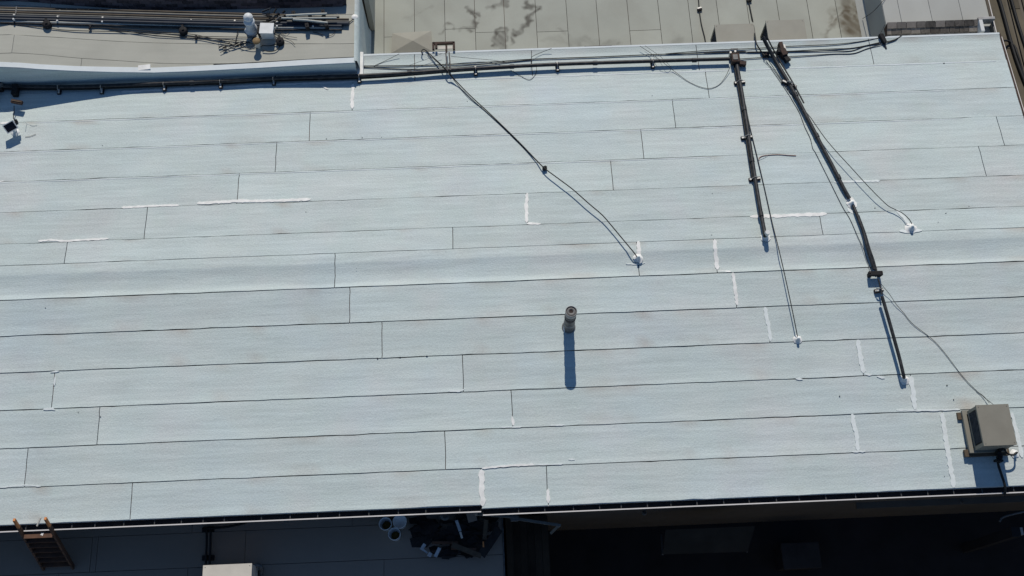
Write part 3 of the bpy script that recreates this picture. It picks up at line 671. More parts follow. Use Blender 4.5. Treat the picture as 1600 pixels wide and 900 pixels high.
ribbon('sealant_stroke', pr((1324, 308), (1331, 318), (1337, 324)), .16, SEAL, main)
ribbon('sealant_stroke', pr((1324, 325), (1333, 334)), .08, SEAL2, main)
ribbon('sealant_stroke', pr((1400, 328), (1412, 340), (1420, 350)), .07, SEAL2, main)

# units on the middle roof behind the edge
AM = -1.2
p0 = atz(1117, 39, AM); p1 = atz(1177, 38.5, AM); ac_unit('roof_cooler_unit', p0[0], p1[0], p0[1] - .85, p0[1], MZ, AM - MZ, 'dull beige cooler unit behind the far edge, left one of the pair', 'cooler units on the roofs', False, BEIGE2)
p0 = atz(1197, 32.5, AM + .05); p1 = atz(1256, 32, AM + .05); ac_unit('roof_cooler_unit', p0[0], p1[0], p0[1] - .85, p0[1], MZ, AM + .05 - MZ, 'dull beige cooler unit behind the far edge, right one of the pair', 'cooler units on the roofs', False, BEIGE2)
# unit on the annex, only its lit top in view
p0 = atz(318, 884, AZ + .85); p1 = atz(393, 882, AZ + .85); ac_unit('roof_cooler_unit', p0[0], p1[0], p0[1] - .95, p0[1], AZ, .85, 'cooler unit with sunlit cream top on the shaded annex roof at the bottom', 'cooler units on the roofs', True, CREAM)
t = thing('elbow_duct', atz(405, 885, AZ), 'grey elbow duct on the annex roof beside the sunlit cooler unit', 'duct')
q = MB(); q.tube(smooth_path([atz(396, 884, AZ + .4), atz(404, 883, AZ + .4), atz(408, 887, AZ + .35), atz(408, 893, AZ + .1), atz(408, 900, AZ + .02)], 5), .05, 10); q.build('duct_tube', GALVD, t)
# hip-topped cover (low tent shape)
hz = MZ + .12
t = thing('hipped_roof_cover', atz(645, 65, MZ), 'low tan four-sided hipped cover behind the far edge at upper middle', 'roof cover')
A = atz(613, 52, hz); B_ = atz(674, 48, hz); C1 = atz(676, 80.5, hz); D1 = atz(611, 83, hz); yb = C1[1]; ap = atz(645, 63.5, hz + .1)
for tri in ((A, B_, ap), (B_, C1, ap), (C1, D1, ap), (D1, A, ap)):
    mb = MB(); mb.poly([tuple(v) for v in tri], .02); mb.build('cover_facet', BEIGE2, t)
mb = MB(); mb.box((A[0] + .01, yb + .01, MZ), (B_[0] - .01, A[1] - .05, hz - .025)); mb.build('curb', TANR, t)

# ============================================================ vent pipe
vp = onroof(888.5, 511)
t = thing('vent_pipe', vp, 'tall round steel vent pipe with dark centre hole standing alone mid-roof', 'vent pipe')
q = MB(); q.lathe(vp, [(.128, 0), (.128, .62), (.133, .625), (.133, .66), (.128, .665), (.128, 1.0)], 28); q.build('pipe', GALVD, t)
q = MB(); q.lathe((vp[0], vp[1], vp[2] + .95), [(.128, 0), (.136, .01), (.138, .18), (.128, .19), (.122, .18), (.12, .06), (.05, .05), (.001, .05)], 32); cp = q.build('cap', GALV, t)
q = MB(); q.lathe((vp[0], vp[1], vp[2] + .96), [(.12, .14), (.095, .155), (.045, .162), (.043, .15)], 28); q.build('cap_plate', GALVD, cp)
q = MB(); q.lathe((vp[0], vp[1], vp[2] + .96), [(.044, .158), (.001, .15)], 14); q.build('cap_hole', BITU, cp)
for z in (.3, .72):
    q = MB(); q.lathe((vp[0], vp[1], vp[2] + z), [(.128, 0), (.137, .005), (.137, .035), (.128, .04)], 28); q.build('band', RUSTY if z > .5 else GALV, t)
q = MB(); q.lathe((vp[0], vp[1], vp[2]), [(.165, .012), (.145, .025), (.132, .05), (.128, .06)], 28); q.build('flashing', GALVD, t)
q = MB(); q.poly([(vp[0] - .14, vp[1] - .02, vp[2] + .1), (vp[0] - .11, vp[1] + .0, vp[2] + .16), (vp[0] - .1, vp[1] - .13, vp[2] + .05), (vp[0] - .13, vp[1] - .16, vp[2] + .03)], .006); q.build('loose_flap', PAINTW, t)

# ============================================================ conduits on the pale roof
def support(px, py, ang, label, h=.09, w_=.34, rust=False, head=True, z=None, small=False):
    p = onroof(px, py, h) if z is None else np.array(z); gz = roofz(p[1]); base = (p[0], p[1], gz + .008)
    t = thing('pipe_support', base, label, 'pipe support', 'pipe supports under the black conduits')
    dx = math.cos(ang); dy = math.sin(ang); lx, ly = -dy, dx
    s_ = .6 if small else 1
    m_ = MB(); m_.box((p[0] - .05 * s_, p[1] - w_ / 2 * s_, gz + .01), (p[0] + .05 * s_, p[1] + w_ / 2 * s_, gz + h * .55), ang, (p[0], p[1])); m_.build('block', RUSTY if rust else RUB, t, bevel=.006)
    m_ = MB(); m_.box((p[0] - .022, p[1] - w_ / 2 * s_ * .92, gz + h * .55), (p[0] + .022, p[1] + w_ / 2 * s_ * .92, gz + h * .55 + .022), ang, (p[0], p[1])); m_.build('strut', STRUT, t)
    if head:
        m_ = MB()
        n = 7; r_ = .062
        for i in range(n):
            a0 = math.pi * i / n; a1 = math.pi * (i + 1) / n
            f = lambda a: (p[0] + lx * r_ * math.cos(a), p[1] + ly * r_ * math.cos(a), gz + h + .0 + r_ * math.sin(a))
            m_.beam(f(a0), f(a1), .04, .005, (dx, dy, .01))
        m_.build('clamp', STRUT, t)
        m_ = MB(); m_.lathe((p[0] + lx * .075, p[1] + ly * .075, gz + h * .55 + .02), [(.001, .03), (.012, .03), (.012, 0)], 6); m_.build('bolt', PAINTW, t)
def conduit(pts, r_, label, mat_=BLK, h=.09, name='conduit', coup=None, n=5):
    P = [onroof(x, y, h if len(a) == 0 else a[0]) for x, y, *a in pts]
    t = thing(name, P[0], label, 'conduit'); m_ = MB(); m_.tube(smooth_path(P, n), r_, 10); m_.build('pipe', mat_, t)
    for (x, y) in coup or []:
        a = onroof(x, y, h); k = min(range(len(P) - 1), key=lambda i: np.linalg.norm((P[i] + P[i + 1]) / 2 - a)); d = P[k + 1] - P[k]; d /= np.linalg.norm(d)
        m_ = MB(); m_.tube([a - d * .06, a + d * .06], r_ * 1.25, 10); m_.build('coupling', mat_, t)
    return t
long_pts = [(-40, 134), (0, 135), (60, 135.5), (120, 135.5), (180, 133.5), (230, 131.5), (344, 127), (430, 122.5), (560, 118.5), (640, 114), (700, 109.5), (743, 107), (870, 100.5), (1020, 95.5), (1140, 92)]
conduit(long_pts, .05, 'long black conduit running along the whole far side of the pale roof', h=.14, coup=[(300, 129), (500, 120.5), (640, 113.5), (800, 104), (930, 98.5), (1085, 94)])
conduit([(x, y + 4.2) for x, y in long_pts if x < 1000 and x > -50][:9] + [(640, 117.5), (700, 112.5), (743, 109.5), (800, 106)], .022, 'thin black conduit tucked in front of the long far conduit, left half', h=.07, mat_=CABL)
for i, (x, y) in enumerate(((91, 137), (158, 136.5), (256, 132), (344, 128), (427, 123), (561, 119.5), (743, 108), (871, 101.5), (1020, 96.5))):
    side = ['in deep shade, nearest the left corner', 'in deep shade, second from the left', 'in wall shade, third from the left', 'fourth from the left, rusty, in the wall shade', 'fifth from the left, in the wall shade', 'at the white end cap of the wrapped edge', 'just right of the upright bracket and diagonal cable', 'beside the small hanging wire loop', 'last one before the conduit reaches its end boxes'][i]
    support(x, y + .5, .02, 'pipe support under the long conduit, ' + side, .13, .28, rust=(i == 3))
straight = [(1150, 93), (1155, 122), (1160, 150), (1167, 195), (1171, 222), (1180, 280), (1187, 322), (1194, 360), (1195.5, 369, .16)]
conduit(straight, .052, 'straight black conduit running down the slope to a white mastic collar', h=.12, coup=[(1163, 170), (1175, 250), (1189, 335)])
conduit([(x - 4.2, y + 1) for x, y, *a in straight[:6]] , .022, 'thin black conduit hugging the left side of the straight black conduit', CABL, h=.08)
for (x, y, s_) in ((1156.5, 127, 'top'), (1167.5, 213, 'middle'), (1180, 278, 'bottom')): support(x, y, math.pi / 2 + .12, 'pipe support across the straight black conduit, the %s one of three' % s_, .11, .3, rust=(s_ == 'bottom'))
q = onroof(1195.5, 370); m_ = MB(); m_.tube([q + [0, .0, .3], q + [0, 0, .02]], .06, 12); m_.build('conduit_sleeve', PAINTW, label='short upright white sleeve capping the foot of the straight black conduit', cat='pipe sleeve')
bent = [(1192, 58, .35), (1199, 72, .22), (1210, 92), (1222, 112), (1235, 134), (1250, 162), (1266, 193), (1285, 230), (1302, 262), (1317, 292), (1327, 310, .06)]
conduit(bent, .05, 'thick bent black conduit slanting down from the far edge, upper length', h=.085, coup=[(1243, 148), (1276, 212), (1310, 277)])
conduit([(x + 6, y - 1, *a) for x, y, *a in bent[:6]], .02, 'shorter black conduit lying against the right side of the thick bent one', h=.1)
support(1234, 129, R(60) + math.pi + R(60) - R(60), 'pipe support with bright clamp on the bent conduit, just below the rusty brackets', .12, .42)
conduit([(1333, 321, .06), (1340, 338), (1349, 362), (1354, 382), (1359, 400), (1366, 421)], .04, 'bent black conduit, middle length crossing the ridge', h=.085)
conduit([(1341, 337), (1351, 364), (1358, 388), (1364, 405), (1369, 423)], .032, 'second black pipe of the pair crossing the ridge beside the bent conduit', h=.08)
conduit([(1372, 436), (1375, 446), (1378, 460)], .022, 'short thin dark conduit between the black crossbar and the lower conduit', h=.16)
conduit([(1378, 463), (1384, 483), (1395, 522), (1405, 558), (1411, 583), (1412.5, 590, .12)], .042, 'straight black conduit at the lower right ending beside a white stroke', h=.2)
support(1375, 452, math.pi / 2 + .2, 'small pipe support on the thin conduit below the black crossbar', .14, .22, rust=True)
q = onroof(1368, 427, .16); t = thing('crossbar_support', onroof(1368, 430), 'black crossbar block carrying the bent conduit just below the ridge', 'pipe support')
m_ = MB(); m_.box((q[0] - .17, q[1] - .06, roofz(q[1]) + .1), (q[0] + .17, q[1] + .05, roofz(q[1]) + .2)); m_.build('crossbar', RUB, t, bevel=.01)
for dx in (-.12, .12): m_ = MB(); m_.box((q[0] + dx - .04, q[1] - .05, roofz(q[1]) + .01), (q[0] + dx + .04, q[1] + .04, roofz(q[1]) + .1)); m_.build('foot', RUB, t)
for dx in (-.15, .15): m_ = MB(); m_.lathe((q[0] + dx, q[1], roofz(q[1]) + .2), [(.001, .02), (.014, .02), (.014, 0)], 6); m_.build('bolt', RUSTY, t)

# service boxes at the conduit end
q = onroof(1148, 96, 0)
t = thing('junction_box', q, 'dark rusty junction box cluster where the long and straight conduits meet', 'junction box')
m_ = MB(); m_.box((q[0] - .13, q[1] - .15, roofz(q[1]) + .04), (q[0] + .09, q[1] + .12, roofz(q[1]) + .24)); m_.build('box', RUSTY, t, bevel=.008)
m_ = MB(); m_.box((q[0] + .06, q[1] - .2, roofz(q[1]) + .04), (q[0] + .27, q[1] - .08, roofz(q[1]) + .16), -.2); m_.build('side_box', RUSTY, t, bevel=.008)
m_ = MB(); m_.box((q[0] - .1, q[1] - .1, roofz(q[1]) + .24), (q[0] + .03, q[1] + .06, roofz(q[1]) + .26)); m_.build('lid', GALVD, t, bevel=.004)
for dx, dy in ((-.13, .17), (.0, .2)):
    m_ = MB(); m_.tube([(q[0] + dx, q[1] + dy, roofz(q[1]) + .02), (q[0] + dx, q[1] + dy, roofz(q[1]) + .2)], .03, 8); m_.build('fitting', STRUT, t)
m_ = MB(); m_.beam((q[0] - .12, q[1] + .26, roofz(q[1]) + .2), (q[0] + .08, q[1] + .26, roofz(q[1]) + .2), .04, .03); m_.build('bracket', GALVD, t)
q = onroof(1219, 88, 0)
t = thing('rusty_bracket_cluster', q, 'rusty brown bracket and box cluster against the right side of the bent conduit', 'bracket')
for i, (dx, dy, w_, l_, h_, a, mm) in enumerate(((.03, .2, .1, .3, .2, .1, RUSTY), (.05, .0, .15, .2, .24, .3, RUSTY), (.1, -.15, .12, .22, .18, .45, RUB), (-.05, .06, .12, .12, .22, 0, RUB), (.19, -.16, .06, .12, .12, .4, GALVD), (.12, .12, .05, .3, .16, .1, STRUT))):
    m_ = MB(); z = roofz(q[1] + dy); m_.box((q[0] + dx - w_ / 2, q[1] + dy - l_ / 2, z + .02 + .012 * i), (q[0] + dx + w_ / 2, q[1] + dy + l_ / 2, z + h_ + .003 * i), a); m_.build(('box', 'box', 'clamp', 'clamp', 'bracket', 'bracket')[i], mm, t, bevel=.006)
q = onroof(1196, 87, 0); t = thing('cable_block', q, 'small dark cable block left of the bent conduit near the far edge', 'cable block')
m_ = MB(); m_.box((q[0] - .09, q[1] - .06, q[2] + .01), (q[0] + .09, q[1] + .06, q[2] + .09), -.1); m_.build('block', RUB, t, bevel=.008)
m_ = MB(); m_.box((q[0] - .02, q[1] - .04, q[2] + .09), (q[0] + .08, q[1] + .03, q[2] + .11), -.1); m_.build('cap', RUSTY, t)
q = onroof(1376, 63, 0); t = thing('cable_block', q, 'black tapering cable block gathering the thin cables near the far edge at right', 'cable block')
m_ = MB(); m_.add([(q[0] - .07, q[1] + .12, q[2] + .02), (q[0] + .05, q[1] + .14, q[2] + .02), (q[0] + .12, q[1] - .1, q[2] + .02), (q[0] + .04, q[1] - .16, q[2] + .02), (q[0] - .07, q[1] + .12, q[2] + .14), (q[0] + .05, q[1] + .14, q[2] + .14), (q[0] + .12, q[1] - .1, q[2] + .12), (q[0] + .04, q[1] - .16, q[2] + .12)], [(0, 3, 2, 1), (4, 5, 6, 7), (0, 1, 5, 4), (1, 2, 6, 5), (2, 3, 7, 6), (3, 0, 4, 7)]); m_.build('block', RUB, t, bevel=.01)
m_ = MB(); m_.tube([(q[0] + .06, q[1] - .1, q[2] + .05), (q[0] + .09, q[1] - .3, q[2] + .02)], .03, 8); m_.build('tail', NAVY, t)
q = onroof(1480 - 629, 265, 0); t = thing('cable_block', q, 'small black block under the long diagonal cable halfway down the slope', 'cable block')
m_ = MB(); m_.box((q[0] - .05, q[1] - .04, q[2] + .01), (q[0] + .05, q[1] + .06, q[2] + .1), .3); m_.build('block', RUB, t, bevel=.008)
m_ = MB(); m_.box((q[0] - .06, q[1] - .01, q[2] + .1), (q[0] + .06, q[1] + .02, q[2] + .12), .3); m_.build('clamp', RUB, t)
# upright bracket near the diagonal cable
q = onroof(700, 100, 0); t = thing('riser_bracket', q, 'rusty upright bracket frame crossing the far edge above the long conduit', 'bracket')
b0 = onroof(699, 88, .2); b1 = onroof(701, 110, .17)
for dx in (-.04, .05): m_ = MB(); m_.beam(b0 + [dx, .12, 0], b1 + [dx, 0, 0], .035, .05); m_.build('rail', BLK, t)
m_ = MB(); m_.beam((b0[0] - .02, b0[1] + .12, b0[2]), (b0[0] - .02, b0[1] + .34, b0[2]), .05, .05); m_.build('stub', RUSTY, t)
Y0 = YT + .28; z0 = -.42
for a, b_ in (((b0[0] - .38, Y0, z0), (b0[0] + .18, Y0, z0)), ((b0[0] + .18, Y0 + .025, z0), (b0[0] + .18, Y0 - .22, z0)), ((b0[0] - .38, Y0 + .025, z0), (b0[0] - .38, Y0 - .2, z0)), ((b0[0] - .3, Y0 - .02, z0 + .05), (b0[0] - .3, Y0 - .2, z0 + .05))):
    m_ = MB(); m_.beam(a, b_, .06, .08); m_.build('frame_bar', RUSTY, t)
m_ = MB(); m_.beam((b0[0] - .25, Y0 - .14, z0), (b0[0] + .14, Y0 - .14, z0), .09, .02); m_.build('shelf', CREAM, t)

# ---- cables on the pale roof
def rc(pts, r_, label, h=.02, mat_=CABL, cat='cable', name='roof_cable', n=6):
    return cable(name, [onroof(p[0], p[1], p[2] if len(p) > 2 else h) for p in pts], r_, mat_, label, cat, None, n)
rc([(568, 103, 0.030), (640, 102.5, 0.028), (700, 100.5, 0.030), (780, 96, 0.030), (830, 92.5, 0.030), (930, 89, 0.030), (1040, 84.5, 0.030), (1150, 81.5, 0.030), (1220, 80.5, 0.030), (1270, 78, 0.030), (1300, 76.5, 0.028), (1333, 75, 0.017), (1372, 67, 0.030), (1395, 63, 0.028), (1409, 56, 0.030)], .014, 'long black cable parallel to the far edge, just above the long conduit')
rc([(568, 104.5, 0.030), (610, 107, 0.022), (650, 108, 0.022), (700, 105, 0.030), (760, 100, 0.030), (830, 93.5, 0.028)], .012, 'black cable dipping between the white end cap and the wire loops')
rc([(1040, 84, 0.030), (1110, 78.5, 0.030), (1170, 76, 0.030), (1230, 72.5, 0.030), (1300, 69.5, 0.030), (1340, 65.5, 0.022), (1372, 59.5, 0.030), (1390, 55.5, 0.030)], .012, 'topmost thin cable nearest the far edge, running right from the wire arcs')
rc([(1100, 82, 0.030), (1160, 80, 0.030), (1172, 82, 0.030), (1240, 80.5, 0.030), (1300, 79.5, 0.028), (1330, 79.5, 0.017), (1352, 72, 0.017), (1374, 68, 0.030)], .011, 'third thin cable from the far edge, passing over the bent conduit')
rc([(1150, 92.5, 0.030), (1190, 90, 0.028), (1240, 88, 0.030), (1300, 84.5, 0.017), (1333, 83.5, 0.017), (1355, 76, 0.017), (1378, 69, 0.030), (1398, 63, 0.028), (1408, 55.5, 0.030)], .012, 'lowest thin cable from the junction box cluster to the black tapering block')
rc([(584, 103), (600, 96), (624, 84, .1)], .007, 'thin wire climbing from the white end cap to the far edge')
rc([(640, 102, .1), (668, 92, .1), (690, 84, .12)], .005, 'faint wire slanting to the bracket, right of the end cap')
rc([(705, 88, .15), (735, 91, .08), (765, 93.5, .05), (790, 97, .1)], .006, 'faint wire sagging right from the upright bracket')
rc([(798, 110), (812, 118), (826, 124.5), (834, 120), (838, 112), (838.5, 104)], .006, 'thin hanging wire loop just below the long conduit right of the bracket')
rc([(830, 105, .15), (830, 92, .1), (834, 87, .08), (848, 81, .06), (862, 75.5, .12)], .007, 'thin wire arcing over the far edge above the small wire loop')
rc([(1000, 72, .12), (1018, 84, .1), (1034, 96, .2), (1052, 110, .05), (1075, 127, .02), (1095, 136, .02), (1110, 138, .02), (1124, 132, .02), (1134, 119, .05), (1141, 104, .12)], .007, 'thin wire sweeping in a wide arc up to the junction box cluster')
rc([(1008, 71.5, .12), (1030, 87, .1), (1042, 98, .2), (1049, 106, .03)], .005, 'short faint wire beside the start of the wide arc')
rc([(661, 86, .1), (658.5, 81, .12), (661, 77.5, .08), (665, 78.5, .07), (672, 85, .06), (686, 98, .13), (697, 108.5, .215), (701, 112.5, .215), (706, 119.5, .14), (720, 134.5, .06), (737, 151.5, .05), (770, 182, .04), (810, 221, .03), (835, 247, .05), (851, 263, .13), (871, 278, .15), (895, 296, .16), (920, 318, .16), (941, 336, .15), (955, 352, .14), (975, 376, .14), (990, 394, .13), (995, 401, .09)], .014, 'long black cable slanting diagonally down the roof to the ridge')
rc([(668, 84, .05), (690, 103, .14), (698, 112, .2), (706, 121, .1), (718, 136, .03), (733, 152, .03), (760, 175, .02), (790, 203, .02), (830, 243, .02), (850, 263, .12)], .009, 'second thinner cable alongside the upper half of the diagonal cable')
rc([(1158, 134, .1), (1163, 155, .05), (1171, 195, .04), (1185, 253, .04), (1197, 305, .03), (1207, 350, .05), (1217.5, 392, .09), (1228, 438, .14), (1238, 485, .14), (1244, 515, .13), (1246, 526, .08)], .012, 'long thin cable beside the straight conduit, continuing past the ridge')
rc([(1197, 89, .1), (1210, 108, .04), (1230, 138, .03), (1250, 164, .04), (1266, 183, .08), (1275, 196, .14), (1290, 217, .16), (1307, 237, .18), (1330, 262, .18), (1350, 284, .17), (1370, 305, .16), (1387, 321, .12), (1398, 327, .1), (1410, 333, .12), (1420, 342, .16), (1425, 350, .1)], .011, 'slack cable crossing the bent conduit to the right-hand mastic collar')
rc([(1193, 88, .1), (1203, 104, .03), (1225, 136, .02), (1240, 160, .02), (1250, 178, .02), (1257, 197, .02), (1266, 216, .02), (1270, 232, .02), (1275, 240, .02), (1295, 280, .02), (1316, 322, .02), (1328, 342, .02), (1340, 369, .02), (1350, 391, .02), (1357, 413, .03), (1362, 424, .1)], .007, 'thin wire wandering left of the bent conduit down to the black crossbar')
rc([(1377, 444, .12), (1390, 460, .08), (1400, 475, .05), (1412, 489, .02), (1425, 505, .02), (1448, 523, .02), (1462, 535, .02), (1475, 550, .02), (1488, 567, .02), (1500, 583, .02), (1514, 599, .02), (1533, 617, .02), (1552, 632, .1)], .007, 'thin wire wandering from the crossbar to the beige cooler unit')
rc([(1526, 611), (1538, 620, .04), (1546, 630, .1)], .006, 'short second wire end reaching the beige cooler unit')
rc([(1186, 250), (1187, 246), (1195, 243), (1215, 241.5), (1232, 242.5), (1244, 243)], .009, 'short copper-brown wire lying loose between the two conduits', mat_=mat('copper_wire', (.3, .14, .09), .6), cat='wire', name='loose_wire')
rc([(1187, 249), (1192, 247), (1199, 243.5)], .005, 'tiny pale wire stub at the left end of the copper-brown wire', mat_=SEAL2, cat='wire', name='loose_wire')
# cables from the middle roof up over the edge
mc = lambda x, y, h=.03: atz(x, y, MZ + h)
cable('roof_cable', [mc(1164, -40), mc(1169, -5), mc(1171, 8), mc(1175, 28), mc(1178, 44, .1), atz(1180, 58, -.6), onroof(1182, 68, .12), onroof(1189, 80, .06), onroof(1195, 87, .11)], .02, CABL, 'black cable crossing the stained roof between the two cooler units and over the edge', 'cable')
cable('roof_cable', [mc(1087, -40), mc(1091, -5), mc(1093, 18), mc(1096, 38), mc(1101, 58), mc(1103, 70)], .016, CABL, 'black cable on the stained roof left of the cooler units', 'cable')
for (x, y, l_) in ((1092.5, 16, 'left of the cooler units'), (1170, 2, 'above the cooler units, at the top')):
    q = mc(x, y, 0); t = thing('cable_block', q, 'small grey cable support on the stained roof ' + l_, 'cable block'); m_ = MB(); m_.box((q[0] - .06, q[1] - .04, q[2] + .003), (q[0] + .07, q[1] + .05, q[2] + .07), .3); m_.build('block', RUB, t, bevel=.006)
    m_ = MB(); m_.box((q[0] - .07, q[1] + .005, q[2] + .07), (q[0] + .06, q[1] + .045, q[2] + .09), .3); m_.build('strut', STRUT, t)
cable('roof_cable', [atz(1385, -5, RZ + .03), atz(1372, 10, RZ + .03) , atz(1362, 20, MZ + .7), atz(1348, 29, MZ + .1)], .008, CABL, 'thin wire slanting down the side wall of the right-hand roof', 'cable')
cable('roof_cable', [atz(1383, 38, RZ + .02), atz(1378, 48, RZ), onroof(1374, 56, .15)], .006, CABL, 'thin wire dropping from the right-hand roof to the black tapering block', 'cable')
mb = MB(); q0 = atz(913, 73, -.6); q1 = atz(956, 71, -.6); mb.beam((q0[0], YT + .12, -.62), (q1[0], YT + .12, -.62), .07, .05); mb.build('rusty_bar', RUSTY, label='rusty flat bar lying behind the far edge, middle of the view', cat='metal bar')

# ============================================================ left end of the long conduit: corner box, post, white lamp box
q = onroof(4, 140, 0); t = thing('junction_box', q, 'dark junction box cluster at the left end of the long conduit, in wall shade', 'junction box')
m_ = MB(); m_.box((q[0] - .28, q[1] - .1, q[2] + .01), (q[0] + .05, q[1] + .14, q[2] + .2), .1); m_.build('box', RUB, t, bevel=.01)
m_ = MB(); m_.tube([(q[0] - .04, q[1] - .05, q[2] + .12), (q[0] - .12, q[1] - .5, q[2] + .1), (q[0] - .2, q[1] - .9, q[2] + .06)], .04, 8); m_.build('pipe', CABL, t)
m_ = MB(); m_.box((q[0] - .0, q[1] - .06, q[2] + .2), (q[0] + .1, q[1] + .06, q[2] + .22), .4); m_.build('plate', GALVD, t)
q = onroof(26, 150, 0); t = thing('bracket_post', q, 'short black post with brown cross bracket below the left end of the long conduit', 'post')
m_ = MB(); m_.box((q[0] - .07, q[1] - .05, q[2] + .01), (q[0] + .07, q[1] + .26, q[2] + .2)); m_.build('post', RUB, t, bevel=.01)
p = onroof(27, 160, .2); m_ = MB(); m_.box((p[0] - .15, p[1] - .05, p[2] - .02), (p[0] + .15, p[1] + .05, p[2] + .06), -.25); m_.build('cross_bracket', RUSTY, t, bevel=.005)
m_ = MB(); m_.box((p[0] - .13, p[1] - .015, p[2] + .061), (p[0] + .13, p[1] + .01, p[2] + .08), -.25); m_.build('strap', WOODR, t)
rc([(22, 165, .2), (22, 176, .1), (21, 184, .12), (24, 190, .3)], .012, 'short cable from the bracket post down to the white lamp box', mat_=RUB)
q = onroof(24, 207, 0); t = thing('floodlight', q, 'small white floodlight with dark glass face standing near the left edge of the roof', 'floodlight')
M3 = Matrix.Rotation(R(33), 3, 'Z') @ Matrix.Rotation(R(38), 3, 'X') ; o_ = Vector((float(q[0]), float(q[1]), float(q[2]) + .3))
def obox(lo, hi, M3=M3, o_=o_):
    m_ = MB(); x0, y0, z0 = lo; x1, y1, z1 = hi
    v = [o_ + M3 @ Vector(c) for c in ((x0, y0, z0), (x1, y0, z0), (x1, y1, z0), (x0, y1, z0), (x0, y0, z1), (x1, y0, z1), (x1, y1, z1), (x0, y1, z1))]
    m_.add(v, [(0, 3, 2, 1), (4, 5, 6, 7), (0, 1, 5, 4), (1, 2, 6, 5), (2, 3, 7, 6), (3, 0, 4, 7)]); return m_
obox((-.15, -.12, -.1), (.15, .12, .06)).build('housing', PLASW, t, bevel=.02)
obox((-.13, -.1, .06), (.13, .1, .068)).build('glass', LENS, t)
for a in ((-.15, -.12, .06, -.13, .12, .085), (.13, -.12, .06, .15, .12, .085), (-.13, -.12, .06, .13, -.1, .085), (-.13, .1, .06, .13, .12, .085)): obox(a[:3], a[3:]).build('frame', PLASW, t)
obox((.15, -.04, -.06), (.21, .05, .02)).build('bracket', GALVD, t)
obox((.19, .0, -.08), (.23, .1, .05)).build('bracket', RUB, t)
m_ = MB(); m_.tube([tuple(o_ + Vector((0, 0, -.08))), (q[0], q[1], q[2] + .01)], .04, 8); m_.build('stem', PLASW, t)
m_ = MB(); m_.lathe((q[0], q[1], q[2]), [(.001, .03), (.1, .03), (.12, .008)], 14); m_.build('foot', PLASW, t)
rc([(37, 190, .2), (42, 193), (50, 196), (58, 195)], .005, 'faint pinkish wire lying to the right of the white floodlight', mat_=SEAL2, cat='wire', name='loose_wire')
rc([(39, 214), (47, 213), (56, 209.5)], .006, 'short grey wire lying below right of the white floodlight', mat_=GREYP, cat='wire', name='loose_wire')

# ============================================================ pipe rack on the left tan roof
def lp(x, y, h): return solveY(x, y, h)
def lpipe(pts, r_, mat_, label, h=.12):
    P = [lp(x, y, h) for x, y in pts]; m_ = MB(); m_.tube(smooth_path(P, 3), r_, 8); return m_.build('roof_pipe', mat_, label=label, cat='pipe', group='pipes lying side by side on the upper left tan roof')
rack = [([(-40, 11), (0, 12.5), (160, 16), (400, 22.5), (470, 25)], .035, BROWNP, 'topmost brown pipe of the pipe rack on the tan roof'),
        ([(-40, 14), (0, 15.8), (160, 19.5), (400, 26), (530, 26.5)], .038, GREYP, 'second pipe from the top of the rack, worn grey, ending with the long ones'),
        ([(-40, 17.5), (0, 19), (160, 23), (400, 29.5), (545, 30.5)], .034, BROWNP, 'third pipe of the rack, brown, reaching farthest right'),
        ([(-40, 20.5), (0, 22), (160, 26), (400, 32.8), (546, 34)], .032, GREYP, 'fourth pipe of the rack, thin grey, below the farthest-reaching brown one'),
        ([(-40, 24.5), (0, 26), (160, 29.5), (400, 36), (545, 37.3)], .05, NAVY, 'thick navy pipe in the middle of the rack'),
        ([(-40, 28.5), (0, 30), (160, 33.5), (400, 39.5), (534, 41.3)], .048, NAVY, 'second thick navy pipe of the rack, directly below the first navy one'),
        ([(-40, 31.5), (0, 33), (160, 37), (300, 40.2), (400, 43), (534, 44)], .034, WHITEP, 'pale pipe running below the navy pipes of the rack'),
        ([(-40, 34), (0, 35.5), (160, 39.5), (300, 44), (420, 46.5), (534, 46.5)], .026, BLK, 'lowest thin black pipe at the near side of the rack')]
for i, (pts, r_, mm, lab) in enumerate(rack): lpipe(pts, r_, mm, lab, r_ + .004 + .006 * (i % 3))
lpipe([(447, 24.5), (480, 22.5), (511, 21.5)], .03, WHITEP, 'short pale pipe end lying at the top right of the rack', .22)
lpipe([(440, 28.5), (480, 28.5), (526, 28)], .025, WHITEP, 'thin pale pipe end lying just below the short pale one', .2)
lpipe([(458, 30.5), (480, 32), (512, 35.7)], .03, WHITEP, 'pale pipe end slanting down across the right end of the rack', .2)
lpipe([(462, 32), (490, 35), (512, 39)], .03, NAVY, 'dark pipe end slanting under the pale slanting one', .16)
for k, (x, y, d) in enumerate(((24, 29, 'farthest left'), (92, 31.5, 'second from the left'), (162, 33, 'third from the left'), (232, 35.5, 'fourth from the left'), (300, 37, 'fifth from the left'), (368, 38, 'left of the white vent hood'), (434, 40, 'right of the white metal box'), (490, 40, 'near the right pipe ends'))):
    q = lp(x, y, 0); t = thing('rack_strut', q, 'zinc pipe strut across the pipe rack, ' + d, 'pipe support', 'struts across the pipe rack')
    m_ = MB(); m_.beam((q[0], q[1] - .12, q[2] + .02), (q[0], q[1] + .36, q[2] + .02), .035, .02); m_.build('bar', GALVD, t)
    for dy in (-.08, .05):
        m_ = MB(); m_.box((q[0] - .022, q[1] + dy - .02, q[2] + .03), (q[0] + .022, q[1] + dy + .02, q[2] + .11)); m_.build('clamp', PAINTW if dy < 0 else STRUT, t, bevel=.004)
